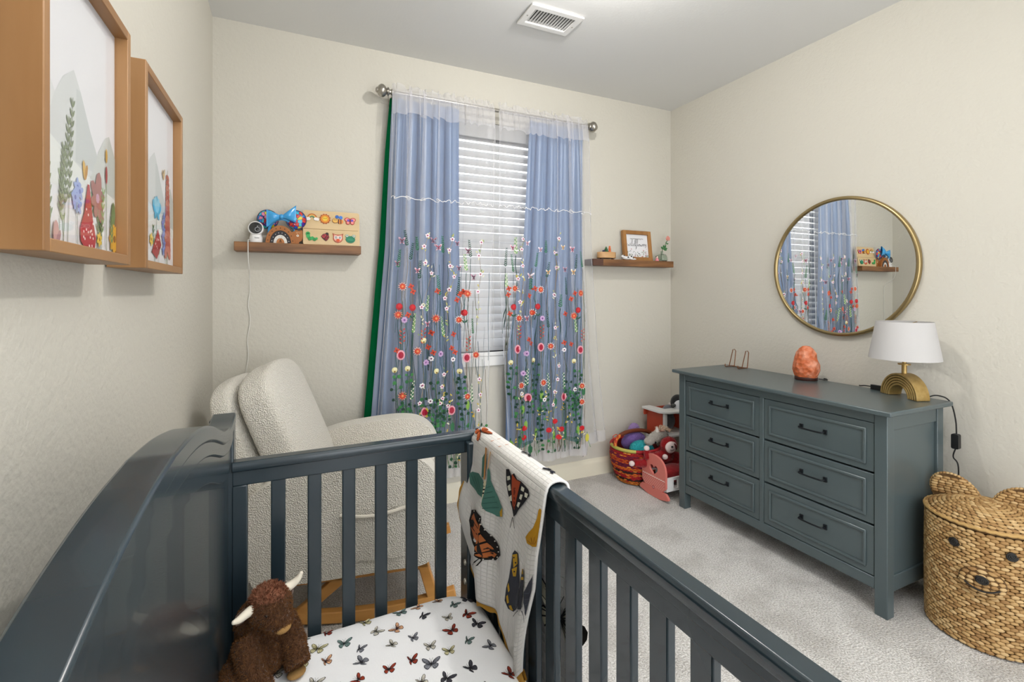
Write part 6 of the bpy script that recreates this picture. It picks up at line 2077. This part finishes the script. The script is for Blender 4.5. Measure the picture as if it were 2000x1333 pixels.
# pink doll cradle with white side boards
pink_m = mat('coral_pink_paint', '#d5776c', .45)
wht_m = mat('toy_white_paint', '#dad9d8', .5)
cr_x = 2.122
cd = thing('doll_cradle', 'pink toy doll cradle with heart cut-out end and white sides', 'toy cradle', (2.30, 2.41, 0))
y0, y1 = 2.300, 2.520
ymid = (y0 + y1) / 2
def heart(n=20):
    pts = []
    for k in range(n):
        t = 2 * math.pi * k / n + math.pi / 2
        x = 16 * math.sin(t) ** 3; y = 13 * math.cos(t) - 5 * math.cos(2 * t) - 2 * math.cos(3 * t) - math.cos(4 * t)
        pts.append((x / 17, y / 17))
    return pts
def cradle_outline(n=20):
    """same number of points as the heart, starting at the same angle"""
    out = []
    hw = (y1 - y0) / 2
    for (hx, hy) in heart(n):
        a = math.atan2(hy + .1, hx)
        c, s_ = math.cos(a), math.sin(a)
        k = 0.0
        while k < .3:                                   # straight sides, arched top
            k += .0015
            yy, zz = abs(c * k), .158 + s_ * k
            if zz < .055 or yy > hw: break
            if zz > .165 and (yy / hw) ** 2.3 + ((zz - .165) / .105) ** 2.3 > 1: break
        out.append((ymid + c * k, .158 + s_ * k))
    return out
hs = .040
hin = [(ymid + a * hs, .175 + c * hs) for a, c in heart(40)]
for x, nm in ((cr_x, 'end_panel'), (2.49, 'end_panel')):
    MB().frame(cradle_outline(40), hin, lambda a, c, d: (d, a, c), x - .007, x + .007).build(nm, pink_m, cd, bevel=.0025, ang=50)
    P = [(y0 - .022, .036), (y0 + .0, .056), (y1 - .0, .056), (y1 + .022, .036), (y1 + .024, .022), (y1 + .012, .016), (ymid + .06, .002), (ymid, .0005), (ymid - .06, .002), (y0 - .012, .016), (y0 - .024, .022)]
    MB().prism(P, lambda a, c, d: (d, a, c), x - .0075, x + .0075).build('rocker', pink_m, cd, bevel=.002)
for y in (y0 + .012, y1 - .012):
    b = MB()
    o_ = [(2.13, .062), (2.485, .062), (2.485, .148), (2.13, .148)]
    xm = 2.205
    outer = [(2.13, .062), (2.485, .062), (2.485, .148), (2.13, .148)]
    inner = [(xm - .016, .078), (xm + .016, .078), (xm + .016, .130), (xm - .016, .130)]
    b.frame(outer, inner, lambda a, c, d: (a, d, c), y - .006, y + .006)
    b.build('side_board', wht_m, cd, bevel=.002)
box_part('cradle_floor', wht_m, cd, 2.13, 2.485, y0 + .018, y1 - .018, .058, .066)
A = Art(lambda a, c, h: (cr_x - .0074 - h, a, c))
sc_ = [(y0 + .006 + (y1 - y0 - .012) * k / 22, .128 + (.005 if k % 2 else -.001)) for k in range(23)]
A.line(sc_, .005, '#f0d8d2')
for i in range(6):
    for k in range(13):
        A.disc(y0 + .014 + .0158 * k + (.008 if i % 2 else 0) * (1 if k < 12 else 0), .068 + .0095 * i, .0021, '#f2dcd6', 6)
A.disc(ymid, .062, .011, '#a02a34', 14); A.disc(ymid, .062, .0065, '#f0d8d2', 12); A.disc(ymid, .062, .004, '#a02a34', 10)
for yy, zz in ((y0 + .012, .122), (y1 - .012, .122), (y0 + .012, .076), (y1 - .012, .076)): A.disc(yy, zz + .02, .002, '#7a3a38', 6)
A.b.build('printed_dots', art_m, cd, smooth=False)
rbk = blob('doll_blanket', [('e', (2.33, 2.405, .115), (.14, .075, .045)), ('e', (2.28, 2.41, .145), (.09, .07, .04)), ('e', (2.40, 2.41, .14), (.07, .065, .045))], mat('red_fleece', '#8c1016', .95, bump=('noise', 170, .7, .004), sheen=.3), None, .008, 6)
tag(rbk, 'bundled dark red fleece blanket lying in the pink doll cradle', 'blanket')

# doll high chair and penguin
hc = thing('doll_high_chair', 'toy doll high chair with white tray and orange seat in corner', 'toy chair', (2.54, 2.70, 0))
org_m = mat('orange_red_paint', '#b8452a', .5)
tz = .462
tray = [(2.345, 2.80), (2.35, 2.62), (2.40, 2.575), (2.52, 2.56), (2.64, 2.575), (2.67, 2.62), (2.67, 2.80), (2.60, 2.80), (2.60, 2.66), (2.44, 2.66), (2.42, 2.80)]
MB().prism(tray, lambda a, c, d: (a, c, d), tz, tz + .016).build('tray', wht_m, hc, bevel=.003)
MB().prism([(2.36, tz - .045), (2.36, tz), (2.66, tz), (2.66, tz - .045)], lambda a, c, d: (a, d, c), 2.785, 2.80).build('arm_support', org_m, hc, bevel=.003)
box_part('side_panel', org_m, hc, 2.385, 2.40, 2.63, 2.79, .30, tz, bevel=.003)
box_part('side_panel', org_m, hc, 2.625, 2.64, 2.63, 2.79, .30, tz, bevel=.003)
box_part('seat', wht_m, hc, 2.385, 2.64, 2.60, 2.80, .285, .30, bevel=.003)
box_part('seat_back', org_m, hc, 2.40, 2.625, 2.79, 2.804, .30, .455, bevel=.006)
for x, y in ((2.395, 2.61), (2.63, 2.61), (2.395, 2.79), (2.63, 2.79)):
    box_part('leg', wht_m, hc, x - .011, x + .011, y - .011, y + .011, 0, .29 if y > 2.7 else tz, bevel=.002)
MB().ell((2.645, 2.598, .40), (.018, .018, .018), 16, 10).build('knob', pink_m, hc)
pg = thing('penguin_plush', 'plush penguin with grey body sitting in the toy high chair', 'plush toy', (2.515, 2.69, .30))
pgm = mat('black_plush', '#15161a', .95, bump=('noise', 170, .6, .003), sheen=.3)
grm = mat('grey_plush', '#6b6d75', .95, bump=('noise', 170, .8, .005), sheen=.3)
blob('body', [('e', (2.515, 2.715, .37), (.06, .045, .07)), ('e', (2.515, 2.71, .44), (.05, .04, .05))], grm, pg, .005, 5)
ph = q(1324, 787, 2.66)
MB().ell(tuple(ph), (.056, .050, .060), 24, 16).build('head', pgm, pg)
MB().ell(tuple(ph + Vector((-.012, -.022, -.010))), (.042, .034, .046), 22, 14).build('face', mat('white_fleece', '#dcdde2', .95), pg)
MB().ell(tuple(ph + Vector((-.066, -.026, -.008))), (.020, .014, .013), 16, 10).build('beak', mat('grey_beak', '#4a4a4a', .8), pg)
MB().ell(tuple(ph + Vector((-.030, -.054, .002))), .0045, 10, 8).build('eye', eye_m, pg)
MB().lathe([(.036, 0), (.042, .004), (.042, .026), (.036, .03)], 24, (ph.x, ph.y, ph.z - .075)).build('scarf', mat('blue_grey_scarf', '#7f95b0', .9), pg)
